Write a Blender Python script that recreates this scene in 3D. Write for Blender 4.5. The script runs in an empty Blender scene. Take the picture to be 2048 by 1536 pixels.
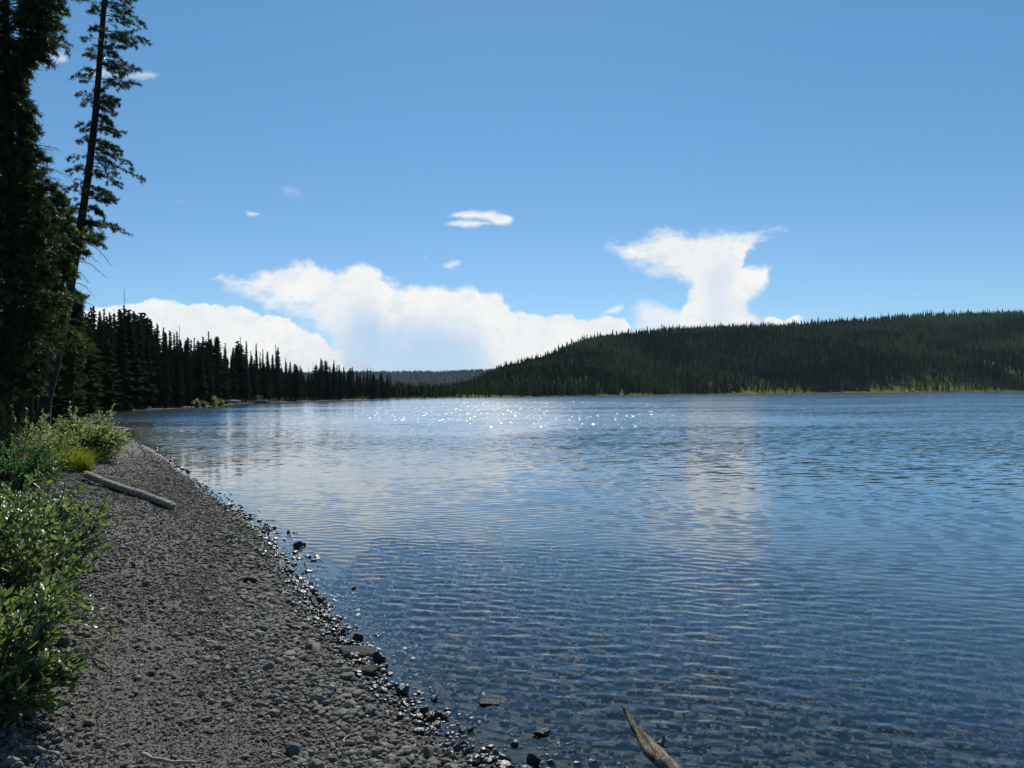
import bpy, math, random
import numpy as np

# ------------------------------------------------------------------ camera
SC = bpy.context.scene
FPX = 1607.0                                   # focal length in pixels of a 2048 px wide picture
EYE = np.array([0.0, 0.0, 2.0])
_p, _r = math.atan(21.2 / FPX), math.atan(0.009)
FWD = np.array([0, math.cos(_p), math.sin(_p)])
R0 = np.array([1.0, 0, 0]); U0 = np.array([0, -math.sin(_p), math.cos(_p)])
UP = math.cos(_r) * U0 + math.sin(_r) * R0
RT = math.cos(_r) * R0 - math.sin(_r) * U0
cam_d = bpy.data.cameras.new("camera"); cam = bpy.data.objects.new("camera", cam_d)
SC.collection.objects.link(cam); SC.camera = cam
from mathutils import Matrix, Vector
M = Matrix(((RT[0], UP[0], -FWD[0], EYE[0]), (RT[1], UP[1], -FWD[1], EYE[1]), (RT[2], UP[2], -FWD[2], EYE[2]), (0, 0, 0, 1)))
cam.matrix_world = M
cam_d.sensor_width = 36.0; cam_d.lens = 36.0 * FPX / 2048.0
cam_d.clip_start = 0.05; cam_d.clip_end = 30000

def ray(px, py): return FWD + (px - 1024) / FPX * RT - (py - 768) / FPX * UP
def at(px, py, z=0.0):
    d = ray(px, py); t = (z - EYE[2]) / d[2]; return EYE + t * d
def atY(px, py, Y):
    d = ray(px, py); return EYE + d * (Y / d[1])
def hor(px): return 789.2 - 0.009 * (px - 1024)
def uv(px, py):
    d = ray(px, py); return d[0] / d[1], d[2] / d[1]

# ------------------------------------------------------------------ light and exposure
SUN_EL, SUN_AZ = math.radians(43), math.radians(0.6)
SKY_STRENGTH, EXPOSURE = 0.10, 0.0
SC.view_settings.view_transform = 'Standard'; SC.view_settings.look = 'None'
SC.view_settings.gamma = 1.0; SC.view_settings.use_curve_mapping = False
SC.view_settings.exposure = EXPOSURE
SC.cycles.use_denoising = True; SC.cycles.caustics_reflective = False; SC.cycles.adaptive_threshold = 0.005
sun_d = bpy.data.lights.new("sun", 'SUN'); sun = bpy.data.objects.new("sun", sun_d); SC.collection.objects.link(sun)
sun_d.energy = 4.9; sun_d.angle = math.radians(0.53); sun_d.color = (1.0, 0.94, 0.84)
sun.rotation_euler = (SUN_EL - math.pi / 2, 0, -SUN_AZ)
sun.location = (0, 0, 60)

W = bpy.data.worlds.new("World"); SC.world = W; W.use_nodes = True
class NT:
    """small helper to write node trees"""
    def __init__(s, tree): s.t = tree; s.n = tree.nodes; s.l = tree.links
    def node(s, typ, **kw):
        n = s.n.new(typ)
        for k, v in kw.items(): setattr(n, k, v)
        return n
    def put(s, sock, v):
        if isinstance(v, bpy.types.NodeSocket): s.l.new(v, sock)
        elif v is not None: sock.default_value = v
    def m(s, op, a, b=None, c=None, clamp=False):
        n = s.node('ShaderNodeMath', operation=op); n.use_clamp = clamp
        s.put(n.inputs[0], a); s.put(n.inputs[1], b); s.put(n.inputs[2], c)
        return n.outputs[0]
    def vm(s, op, a, b=None, sc=None):
        n = s.node('ShaderNodeVectorMath', operation=op)
        s.put(n.inputs[0], a); s.put(n.inputs[1], b)
        if sc is not None: s.put(n.inputs[3], sc)
        return n.outputs['Value'] if op in ('LENGTH', 'DOT_PRODUCT') else n.outputs[0]
    def mr(s, v, a, b, c=0.0, d=1.0, smooth=True):
        n = s.node('ShaderNodeMapRange', interpolation_type='SMOOTHSTEP' if smooth else 'LINEAR')
        for i, x in enumerate((v, a, b, c, d)): s.put(n.inputs[i], x)
        return n.outputs[0]
    def mix(s, f, a, b, mode='MIX'):
        n = s.node('ShaderNodeMix', data_type='RGBA', blend_type=mode)
        s.put(n.inputs[0], f)
        for sock, v in ((n.inputs[6], a), (n.inputs[7], b)):
            s.put(sock, (*v, 1.0) if isinstance(v, tuple) and len(v) == 3 else v)
        return n.outputs[2]
    def noise(s, vec, scale, detail=3.0, rough=0.55, out='Fac', dist=0.0):
        n = s.node('ShaderNodeTexNoise'); s.put(n.inputs['Vector'], vec)
        n.inputs['Scale'].default_value = scale; n.inputs['Detail'].default_value = detail
        n.inputs['Roughness'].default_value = rough; n.inputs['Distortion'].default_value = dist
        return n.outputs[out]
    def comb(s, x, y, z=0.0):
        n = s.node('ShaderNodeCombineXYZ')
        for i, v in enumerate((x, y, z)): s.put(n.inputs[i], v)
        return n.outputs[0]
    def sep(s, v):
        n = s.node('ShaderNodeSeparateXYZ'); s.put(n.inputs[0], v); return n.outputs
    def attr(s, name, out='Fac'):
        return s.node('ShaderNodeAttribute', attribute_name=name).outputs[out]
    def ramp(s, f, stops):
        n = s.node('ShaderNodeValToRGB'); s.put(n.inputs[0], f); e = n.color_ramp.elements
        while len(e) < len(stops): e.new(0.5)
        for i, (p, c) in enumerate(stops): e[i].position = p; e[i].color = (*c, 1)
        return n.outputs[0]
    def fcurve(s, v, pts):
        n = s.node('ShaderNodeFloatCurve'); s.put(n.inputs['Value'], v)
        c = n.mapping.curves[0]; n.mapping.use_clip = True
        pts = sorted(pts)
        c.points[0].location = pts[0]; c.points[1].location = pts[-1]
        for q in pts[1:-1]: c.points.new(*q)
        for q in c.points: q.handle_type = 'AUTO_CLAMPED'
        n.mapping.update(); return n.outputs[0]

w = NT(W.node_tree); w.n.clear()
gen = w.node('ShaderNodeTexCoord').outputs['Generated']
sky = w.node('ShaderNodeTexSky', sky_type='NISHITA', sun_disc=False, sun_elevation=SUN_EL, sun_rotation=SUN_AZ,
             altitude=2400.0, air_density=1.0, dust_density=0.4, ozone_density=2.6)
X, Y, Z = w.sep(gen)
ys = w.m('MAXIMUM', Y, 0.02)
u0, v0 = w.m('DIVIDE', X, ys), w.m('DIVIDE', Z, ys)
P = w.comb(u0, v0)
UA, UB, VS = 0.75, 1.5, 0.6                     # u in -0.75..0.75, v in 0..0.6
n_big = w.sep(w.vm('ADD', w.vm('SUBTRACT', w.noise(P, 20.0, 6.0, 0.62, 'Color'), (0.5, 0.5, 0.5)), w.vm('SCALE', w.vm('SUBTRACT', w.noise(P, 75.0, 5.0, 0.65, 'Color'), (0.5, 0.5, 0.5)), sc=.45)))
n_fine = w.noise(P, 55.0, 7.0, 0.66)
str_v = w.comb(w.m('MULTIPLY', u0, 0.35), v0, 3.0)
n_str = w.noise(str_v, 55.0, 7.0, 0.66)          # stretched noise for the wisps
n_soft = w.noise(P, 9.0, 3.0, 0.5)
def billows(vec, scale):
    n = w.node('ShaderNodeTexVoronoi', feature='F1'); w.put(n.inputs['Vector'], vec); n.inputs['Scale'].default_value = scale
    n.inputs['Detail'].default_value = 3.0; n.inputs['Roughness'].default_value = .55; n.inputs['Lacunarity'].default_value = 2.1; n.normalize = True
    return n.outputs['Distance']
Pw = w.vm('ADD', P, w.vm('SCALE', w.noise(P, 25.0, 4.0, .6, 'Color'), sc=.02))
lump = billows(Pw, 38.0); lump_up = billows(w.vm('ADD', Pw, (0.0, .006, 0.0)), 38.0)
def profile(pts): return [((uv(x, y)[0] + UA) / UB, min(1, max(0, uv(x, y)[1] / VS))) for x, y in pts]
# name, top outline, bottom outline (pixels of the photograph), warp, softness top / bottom, wispiness
CL = [
 ('bank',  [(60,640),(165,628),(200,616),(230,611),(330,606),(450,611),(500,625),(570,637),(600,652),(640,668),(660,690),(700,714),(745,728),(770,760)],
           [(60,790),(745,790),(770,790)], .012, .005, .02, .35),
 ('big',   [(405,561),(430,558),(470,556),(520,545),(560,530),(600,518),(640,527),(680,538),(715,522),(750,534),(765,556),(800,566),(850,567),(900,573),(950,569),(962,582),(1000,594),(1020,622),(1060,640),(1130,660),(1180,700)],
           [(405,562),(430,568),(460,584),(520,606),(560,624),(620,648),(645,668),(665,695),(690,735),(712,790),(1130,790),(1180,790)], .016, .010, .03, .55),
 ('shelf', [(960,690),(990,640),(1010,624),(1050,627),(1100,630),(1140,626),(1152,636),(1240,636),(1252,646),(1275,668)],
           [(960,692),(1010,760),(1275,760)], .009, .005, .02, .25),
 ('anvil', [(1192,480),(1230,474),(1300,464),(1345,448),(1380,463),(1430,461),(1470,458),(1500,460),(1540,455),(1590,461)],
           [(1192,483),(1230,512),(1265,536),(1310,556),(1350,566),(1390,604),(1400,640),(1470,600),(1492,530),(1512,496),(1545,478),(1590,463)], .015, .018, .024, .8),
 ('stem',  [(1325,670),(1360,606),(1380,560),(1420,530),(1455,505),(1480,530),(1498,600),(1530,672)],
           [(1325,700),(1530,700)], .014, .016, .02, .55),
 ('hook',  [(1440,560),(1465,532),(1500,528),(1545,536),(1552,545)],
           [(1440,660),(1470,655),(1500,610),(1535,580),(1546,555),(1552,546)], .014, .008, .016, .6),
 ('hump',  [(1250,660),(1262,610),(1290,596),(1320,602),(1350,610),(1385,606),(1400,640)],
           [(1250,690),(1400,690)], .012, .012, .02, .55),
 ('skirt', [(1400,640),(1470,606),(1500,616),(1545,652),(1550,670)],
           [(1400,690),(1550,690)], .012, .012, .02, .45),
 ('puff',  [(890,430),(910,421),(950,418),(985,418),(1010,425),(1036,438)],
           [(890,434),(912,438),(950,442),(975,448),(1005,457),(1036,442)], .006, .006, .006, .9),
 ('puff2', [(886,447),(908,438),(940,436),(975,440),(1000,448)], [(886,449),(908,454),(940,457),(975,456),(1000,450)], .006, .006, .006, .9),
 ('curl2', [(838,513),(850,509),(866,513)], [(838,514),(850,517),(866,515)], .006, .006, .006, .8),
 ('veil',  [(335,401),(360,397),(385,402)], [(335,402),(360,405),(385,403)], .008, .008, .008, .8),
 ('veil2', [(555,366),(580,358),(600,380),(625,380)], [(555,368),(580,408),(600,405),(625,384)], .014, .02, .02, .9),
 ('fleck', [(488,424),(494,419),(505,421),(530,427)], [(488,425),(500,434),(515,433),(530,428)], .004, .004, .004, .5),
 ('curl',  [(880,526),(898,519),(915,517),(932,521)], [(880,529),(898,540),(915,539),(932,525)], .008, .006, .006, .7),
 ('sliver',[(1192,626),(1215,617),(1240,609),(1256,614)], [(1192,628),(1215,631),(1240,626),(1256,616)], .005, .006, .006, .8),
 ('tuft',  [(1518,650),(1530,634),(1550,632),(1566,642),(1582,634),(1600,633),(1612,648)], [(1518,664),(1612,664)], .006, .0015, .02, .05),
 ('wisp',  [(60,122),(95,108),(125,98),(145,118)], [(60,124),(95,131),(125,133),(145,120)], .012, .012, .012, .8),
 ('wing',  [(155,138),(175,128),(230,138),(285,139),(325,152)], [(155,140),(185,158),(240,158),(290,161),(325,154)], .012, .010, .010, .7),
]
alpha = 0.0; rim = 0.0; low = 0.0
for name, top, bot, wp, st, sb, wi in CL:
    uw = w.m('MULTIPLY_ADD', n_big[0], wp * 2.0, u0); vw = w.m('MULTIPLY_ADD', n_big[1], wp * 2.0, v0)
    un = w.m('MULTIPLY_ADD', uw, 1 / UB, UA / UB)
    tc = w.m('MULTIPLY', w.fcurve(un, profile(top)), VS); bc = w.m('MULTIPLY', w.fcurve(un, profile(bot)), VS)
    a_t = w.m('SUBTRACT', tc, vw); a_b = w.m('SUBTRACT', vw, bc)
    d = w.m('MINIMUM', w.m('DIVIDE', a_t, st), w.m('DIVIDE', a_b, sb))
    nn = n_str if wi > .4 else n_fine
    d = w.m('ADD', d, w.m('MULTIPLY', w.m('SUBTRACT', nn, 0.5), wi * 3.0))
    if name in ('bank', 'big', 'shelf', 'tuft'): d = w.m('ADD', d, w.m('MULTIPLY_ADD', lump, -3.2 if name != 'big' else -1.8, 1.35 if name != 'big' else .8))
    ua, ub = uv(min(q[0] for q in top), 700)[0], uv(max(q[0] for q in top), 700)[0]
    sw = .03 if name in ('stem', 'hump', 'skirt') else .012
    side = w.m('MULTIPLY', w.mr(uw, ua, ua + sw), w.mr(uw, ub, ub - sw))
    a = w.m('MULTIPLY', w.mr(d, -.1, 1.3 if wi > .4 else .8), side)
    if name in ('wisp', 'wing', 'curl', 'hump', 'curl2'): a = w.m('MULTIPLY', a, 0.75)
    if name in ('veil', 'veil2'): a = w.m('MULTIPLY', a, 0.22)
    if name == 'big':
        fade = w.m('MULTIPLY', w.mr(a_t, .025, .10), w.m('MULTIPLY', w.mr(uw, uv(560,650)[0], uv(790,650)[0]), w.mr(uw, uv(1060,650)[0], uv(900,650)[0])))
        fade = w.m('MULTIPLY', fade, w.m('MULTIPLY_ADD', w.mr(n_soft, .3, .7), .45, .7), clamp=True)
        low = w.m('MULTIPLY', a, fade); a = w.m('MULTIPLY', a, w.m('MULTIPLY_ADD', fade, -.40, 1.0))
    if name == 'stem': stem = w.m('MULTIPLY', a, w.m('MULTIPLY', w.mr(uw, uv(1395, 600)[0], uv(1430, 600)[0]), w.mr(uw, uv(1480, 600)[0], uv(1440, 600)[0])))
    if name == 'bank': bank = w.m('MULTIPLY', a, w.m('MULTIPLY', w.mr(a_t, .012, .05), w.mr(uw, uv(420,650)[0], uv(620,650)[0], .25, 1.0)))
    alpha = w.m('MAXIMUM', alpha, a)
alpha = w.m('MULTIPLY', alpha, w.mr(Y, 0.05, 0.2))
billow = w.m('MULTIPLY', w.mr(lump, .22, .48), w.mr(w.m('SUBTRACT', lump, lump_up), -.05, .08, .35, 1.0))
K = 1.0 / SKY_STRENGTH
white = (.97 * K, .97 * K, .945 * K); grey = (.45 * K, .585 * K, .81 * K); mid = (.68 * K, .76 * K, .84 * K)
shade = w.m('MULTIPLY', w.mr(w.noise(P, 30.0, 6.0, .62), .48, .68), w.mr(n_soft, .3, .6, .25, .8))
ccol = w.mix(w.m('MAXIMUM', w.mr(n_soft, .35, .7, 0, .40), w.m('MULTIPLY', shade, .8)), white, mid)
ccol = w.mix(w.m('MULTIPLY', billow, .5), ccol, (.72 * K, .80 * K, .90 * K))
ccol = w.mix(w.m('MULTIPLY', low, .85), ccol, grey)
ccol = w.mix(w.m('MULTIPLY', stem, .6), ccol, (.66 * K, .75 * K, .88 * K))
ccol = w.mix(w.m('MULTIPLY', w.m('MULTIPLY', bank, billow), .55), ccol, (.70 * K, .79 * K, .90 * K))
skyc = w.mix(1.0, sky.outputs[0], w.mix(w.mr(v0, .03, .46, smooth=False), (.76, .87, .93), (.73, 1.09, 1.13)), 'MULTIPLY')
bg = w.node('ShaderNodeBackground'); w.put(bg.inputs[0], w.mix(alpha, skyc, ccol)); bg.inputs[1].default_value = SKY_STRENGTH
w.l.new(bg.outputs[0], w.node('ShaderNodeOutputWorld').inputs[0])

# ------------------------------------------------------------------ helpers
rng = np.random.default_rng(7); random.seed(7)
C = SC.collection
def ss(a, b, x):
    t = np.clip((x - a) / (b - a), 0, 1); return t * t * (3 - 2 * t)
def tag(o, label=None, cat=None, group=None, kind=None):
    if label: o['label'] = label
    if cat: o['category'] = cat
    if group: o['group'] = group
    if kind: o['kind'] = kind
    return o
def thing(name, label, cat, loc=(0, 0, 0), group=None):
    o = bpy.data.objects.new(name, None); o.empty_display_size = .2; C.objects.link(o); o.location = tuple(float(q) for q in loc)
    return tag(o, label, cat, group)
def mesh(name, V, F, mats, smooth=False, mi=None, attrs=None):
    """V (n,3); F list of index arrays (m,3) or (m,4)"""
    if isinstance(F, np.ndarray): F = [F]
    F = [np.asarray(f, np.int32) for f in F if len(f)]
    me = bpy.data.meshes.new(name); V = np.asarray(V, np.float32)
    me.vertices.add(len(V)); me.vertices.foreach_set('co', V.ravel())
    loops = np.concatenate([f.ravel() for f in F]); cnt = np.concatenate([np.full(len(f), f.shape[1], np.int32) for f in F])
    me.loops.add(len(loops)); me.loops.foreach_set('vertex_index', loops)
    me.polygons.add(len(cnt)); st = np.concatenate([[0], np.cumsum(cnt)[:-1]]).astype(np.int32)
    me.polygons.foreach_set('loop_start', st)
    for m_ in (mats if isinstance(mats, (list, tuple)) else [mats]): me.materials.append(m_)
    if mi is not None: me.polygons.foreach_set('material_index', np.asarray(mi, np.int32))
    me.polygons.foreach_set('use_smooth', np.full(len(cnt), bool(smooth)))
    for k, a in (attrs or {}).items():
        at_ = me.attributes.new(k, 'FLOAT', 'POINT'); at_.data.foreach_set('value', np.asarray(a, np.float32))
    me.update(calc_edges=True); return me
def obj(name, me, parent=None):
    o = bpy.data.objects.new(name, me); C.objects.link(o)
    if parent: o.parent = parent
    return o
def join(parts):
    """parts: list of (V, F) with triangles or quads -> V, [tri, quad]"""
    Vs, T, Q, n = [], [], [], 0
    for V, F in parts:
        V = np.asarray(V); Vs.append(V)
        for f in (F if isinstance(F, list) else [F]):
            f = np.asarray(f)
            if len(f): (T if f.shape[1] == 3 else Q).append(f + n)
        n += len(V)
    out = []
    if T: out.append(np.concatenate(T))
    if Q: out.append(np.concatenate(Q))
    return np.concatenate(Vs), out
def tube(path, rad, n=6, cap=True, jit=0.0, r=rng):
    path = np.asarray(path, float); rad = np.broadcast_to(np.asarray(rad, float), (len(path),))
    t = np.gradient(path, axis=0); t /= np.linalg.norm(t, axis=1, keepdims=True) + 1e-9
    ref = np.array([0, 0, 1.0]) if abs(t[0][2]) < .8 else np.array([1.0, 0, 0])
    a = np.cross(t, ref); a /= np.linalg.norm(a, axis=1, keepdims=True) + 1e-9
    b = np.cross(t, a)
    th = np.linspace(0, 2 * math.pi, n, endpoint=False)
    R = rad[:, None] * (1 + jit * r.standard_normal((len(path), n)))
    V = path[:, None, :] + R[..., None] * (np.cos(th)[None, :, None] * a[:, None, :] + np.sin(th)[None, :, None] * b[:, None, :])
    V = V.reshape(-1, 3); k = len(path)
    i, j = np.meshgrid(np.arange(k - 1), np.arange(n), indexing='ij'); j2 = (j + 1) % n
    Q = np.stack([i * n + j, i * n + j2, (i + 1) * n + j2, (i + 1) * n + j], -1).reshape(-1, 4)
    if not cap: return V, [Q]
    V = np.vstack([V, path[0], path[-1]]); c0, c1 = len(V) - 2, len(V) - 1
    jj = np.arange(n); T = np.vstack([np.stack([np.full(n, c0), (jj + 1) % n, jj], 1), np.stack([np.full(n, c1), (k - 1) * n + jj, (k - 1) * n + (jj + 1) % n], 1)])
    return V, [Q, T]
def box(c, s, rz=0.0):
    c = np.asarray(c, float); h = np.asarray(s, float) / 2
    V = np.array([[x, y, z] for x in (-1, 1) for y in (-1, 1) for z in (-1, 1)]) * h
    cz, sz = math.cos(rz), math.sin(rz); V = V @ np.array([[cz, sz, 0], [-sz, cz, 0], [0, 0, 1]]) + c
    return V, [np.array([[0, 1, 3, 2], [4, 6, 7, 5], [0, 4, 5, 1], [2, 3, 7, 6], [0, 2, 6, 4], [1, 5, 7, 3]])]
def ico(sub):
    import bmesh
    bm = bmesh.new(); bmesh.ops.create_icosphere(bm, subdivisions=sub, radius=1.0)
    V = np.array([v.co[:] for v in bm.verts]); F = np.array([[q.index for q in f.verts] for f in bm.faces]); bm.free(); return V, F
def rotz(a):
    c, s = np.cos(a), np.sin(a); o, z = np.ones_like(c), np.zeros_like(c)
    return np.stack([np.stack([c, -s, z], -1), np.stack([s, c, z], -1), np.stack([z, z, o], -1)], -2)
def frames(d, roll):
    """rotation matrices whose x axis is d (n,3)"""
    d = d / (np.linalg.norm(d, axis=1, keepdims=True) + 1e-9)
    ref = np.where(np.abs(d[:, 2:3]) < .9, np.array([[0, 0, 1.0]]), np.array([[1.0, 0, 0]]))
    a = np.cross(ref, d); a /= np.linalg.norm(a, axis=1, keepdims=True) + 1e-9; b = np.cross(d, a)
    c, s = np.cos(roll)[:, None], np.sin(roll)[:, None]
    return np.stack([d, c * a + s * b, -s * a + c * b], -1)
def scatter(Vp, Fp, pos, R, scale):
    """copies of a small mesh merged into one: returns V, F"""
    n, k = len(pos), len(Vp); scale = np.asarray(scale, float)
    S = scale[:, None, None] if scale.ndim == 1 else scale[:, None, :]
    V = np.einsum('nij,nkj->nki', R, Vp[None] * S) + pos[:, None, :]
    return V.reshape(-1, 3), (Fp[None] + (np.arange(n) * k)[:, None, None]).reshape(-1, Fp.shape[1])
class VNoise:
    def __init__(s, seed): s.g = np.random.default_rng(seed).random((256, 256))
    def __call__(s, x, y):
        xi, yi = np.floor(x).astype(int), np.floor(y).astype(int); fx, fy = x - xi, y - yi
        fx, fy = fx * fx * (3 - 2 * fx), fy * fy * (3 - 2 * fy); g = s.g
        a, b = g[xi % 256, yi % 256], g[(xi + 1) % 256, yi % 256]; c, d = g[xi % 256, (yi + 1) % 256], g[(xi + 1) % 256, (yi + 1) % 256]
        return (a * (1 - fx) + b * fx) * (1 - fy) + (c * (1 - fx) + d * fx) * fy - .5
vn = VNoise(3)
def fbm(x, y, sc, o=3): return sum(vn(x * sc * 2 ** i + 17.3 * i, y * sc * 2 ** i + 5.1 * i) * .5 ** i for i in range(o))

# ------------------------------------------------------------------ materials
def material(name):
    m_ = bpy.data.materials.new(name); m_.use_nodes = True; t = NT(m_.node_tree); t.n.clear()
    return m_, t, t.node('ShaderNodeOutputMaterial')
def principled(t, base, rough=.6, spec=.5, normal=None):
    b = t.node('ShaderNodeBsdfPrincipled'); t.put(b.inputs['Base Color'], (*base, 1) if isinstance(base, tuple) else base)
    t.put(b.inputs['Roughness'], rough); t.put(b.inputs['Specular IOR Level'], spec); t.put(b.inputs['Normal'], normal); return b
def bump(t, h, dist, strength=1.0):
    n = t.node('ShaderNodeBump'); n.inputs['Strength'].default_value = strength; n.inputs['Distance'].default_value = dist
    t.put(n.inputs['Height'], h); return n.outputs[0]
def leafy(name, c0, c1, trans=.35, rough=.45, spec=.4, tcol=None):
    """leaf or needle surface: reflects and lets some light through; tint differs leaf by leaf"""
    m_, t, o = material(name)
    col = t.mix(t.attr('rnd'), c0, c1)
    if 'willow' in name: col = t.mix(t.mr(t.attr('rnd'), .95, .97), col, (.26, .20, .06))
    p = principled(t, col, rough, spec); tr = t.node('ShaderNodeBsdfTranslucent')
    t.put(tr.inputs[0], t.mix(1.0, col, tcol or (1.5, 1.7, .8), 'MULTIPLY'))
    mx = t.node('ShaderNodeMixShader'); mx.inputs[0].default_value = trans
    t.l.new(p.outputs[0], mx.inputs[1]); t.l.new(tr.outputs[0], mx.inputs[2]); t.l.new(mx.outputs[0], o.inputs[0]); return m_
def wood(name, c0, c1, scale=8.0, stretch=(1, 1, .15), rough=.8, bd=.01):
    m_, t, o = material(name); co = t.node('ShaderNodeTexCoord').outputs['Object']
    v = t.vm('MULTIPLY', co, stretch); n = t.noise(v, scale, 5.0, .65)
    t.l.new(principled(t, t.mix(t.mr(n, .35, .65), c0, c1), rough, .3, bump(t, n, bd)).outputs[0], o.inputs[0]); return m_
def stone(name, c0, c1, c2, rough, spec=.5):
    m_, t, o = material(name); g = t.node('ShaderNodeNewGeometry').outputs['Position']
    n = t.noise(g, 60.0, 4.0, .6); col = t.ramp(t.attr('rnd'), [(0, c0), (.6, c1), (.93, c1), (1, c2)])
    col = t.mix(t.mr(n, .35, .65, 0, .75), col, tuple(q * .4 for q in c1))
    t.l.new(principled(t, col, rough, spec, bump(t, n, .006 if 'pebble' in name else .03)).outputs[0], o.inputs[0]); return m_
BARK = wood('dark_bark', (.012, .010, .008), (.038, .032, .027), 14, (1, 1, .25), .9, .03)
BARKG = wood('grey_bark', (.06, .055, .05), (.14, .13, .12), 10, (1, 1, .2), .9, .02)
DEAD = wood('dead_wood', (.12, .105, .095), (.26, .235, .21), 6, (1, 1, .1), .85, .01)
LOGM = wood('weathered_log', (.13, .105, .09), (.44, .39, .34), 14, (.10, 1.6, 1.6), .85, .03)
DRIFT = wood('driftwood', (.035, .028, .020), (.30, .25, .18), 34, (1.2, .22, 1), .85, .04)
TWIG = wood('pale_twig', (.20, .16, .11), (.42, .35, .25), 20, (1, 1, 1), .8, .003)
TWIGB = wood('brown_twig', (.09, .06, .035), (.20, .14, .09), 20, (1, 1, 1), .8, .003)
STEM = wood('shrub_stem', (.05, .035, .022), (.13, .095, .06), 20, (1, 1, .3), .8, .002)
NEEDLE = leafy('pine_needles', (.020, .036, .012), (.062, .082, .022), .22, .5, .3)
NEEDLEY = leafy('bright_needles', (.030, .055, .012), (.095, .125, .028), .30, .5, .35)  # lighter green needles, the bushy young pine's own colour
SPRUCE = leafy('spruce_needles', (.014, .023, .010), (.032, .046, .018), .08, .9, .0)
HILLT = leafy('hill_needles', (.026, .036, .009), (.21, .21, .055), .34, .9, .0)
WILLOW = leafy('willow_leaves', (.075, .115, .042), (.170, .205, .110), .45, .36, .6)
WILLOWD = leafy('olive_leaves', (.145, .165, .080), (.29, .305, .175), .5, .42, .5)
EMER = leafy('emerald_leaves', (.032, .110, .032), (.080, .200, .055), .35, .5, .4)
YELL = leafy('yellow_leaves', (.080, .100, .015), (.190, .160, .030), .45, .5, .35)
GRASS = leafy('grass_blades', (.110, .130, .020), (.260, .240, .045), .45, .5, .3)
PEB = stone('dry_pebbles', (.082, .077, .067), (.226, .212, .182), (.42, .38, .32), .8, .3)
WET = stone('wet_pebbles', (.018, .018, .019), (.045, .045, .044), (.10, .085, .07),   .30, .5)
ROCK = stone('dark_rock', (.045, .043, .040), (.100, .096, .088), (.16, .15, .14), .85, .2)
ROCKW = stone('wet_rock', (.022, .021, .020), (.040, .038, .036), (.06, .06, .06), .35, .5)

# ------------------------------------------------------------------ shoreline and terrain
near = [at(*q)[:2] for q in [(1085,1570),(995,1536),(938,1510),(884,1478),(818,1415),(762,1370),(722,1322),(672,1268),(626,1218),(590,1165),(566,1112),
        (524,1062),(484,1030),(432,1000),(396,970),(352,930),(302,896),(264,879),(246,868),(250,861),(266,857.5),(238,853),(200,849.5)]]
farl = [at(*q)[:2] for q in [(150,834),(200,827),(250,822.5),(300,820),(350,817.5),(400,815),(440,812),(470,808.5),(520,806),(560,804.6),(620,802.8),(700,800.6)]]
SHD = [(700, None), (760,420),(800,480),(900,560),(1000,620),(1100,700),(1200,780),(1400,900),(1600,980),(1800,1000),(2048,1000),(2400,1000)]
farr = [np.array([(px - 1024) / FPX * D, D]) for px, D in SHD[1:]]
LAKE = np.array([(9, -30), (4.2, -3.0), (2.2, 1.2)] + [tuple(q) for q in near] + [(-34, 58), (-52, 66), (-70, 84)] + [tuple(q) for q in farl] + [tuple(q) for q in farr] + [(1500, 900), (1500, -300), (60, -300)])
def sdist(x, y):
    """distance to the waterline, positive on land"""
    x, y = np.asarray(x, float), np.asarray(y, float); sh = x.shape; x, y = x.ravel(), y.ravel()
    best = np.full(x.shape, 1e18); ins = np.zeros(x.shape, bool); n = len(LAKE)
    for i in range(n):
        a, b = LAKE[i], LAKE[(i + 1) % n]; d = b - a
        t = np.clip(((x - a[0]) * d[0] + (y - a[1]) * d[1]) / (d @ d), 0, 1)
        best = np.minimum(best, (x - a[0] - t * d[0]) ** 2 + (y - a[1] - t * d[1]) ** 2)
        c = (a[1] > y) != (b[1] > y)
        with np.errstate(divide='ignore', invalid='ignore'): xi = (b[0] - a[0]) * (y - a[1]) / (b[1] - a[1]) + a[0]
        ins ^= c & (x < xi)
    d = np.sqrt(best); return np.where(ins, -d, d).reshape(sh)
SKYL = [(560,780),(760,779),(800,777),(880,775),(940,764),(981,748),(1012,736),(1058,725),(1096,712),(1134,693),(1185,677),(1235,669),(1312,661),(1400,655),(1446,651),(1610,648),(1629,643),(1738,636),(1848,627),(1957,625),(2048,622),(2300,612),(2700,630)]
RDG = [(560,900),(800,950),(981,1100),(1100,1150),(1400,1500),(2048,1700),(2700,1700)]
SHR = [(560,300),(700,380),(760,420),(800,480),(900,560),(1000,620),(1100,700),(1200,780),(1400,900),(1600,980),(1800,1000),(2048,1000),(2700,1000)]
def ip(tab, x): return np.interp(x, [q[0] for q in tab], [q[1] for q in tab])
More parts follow.
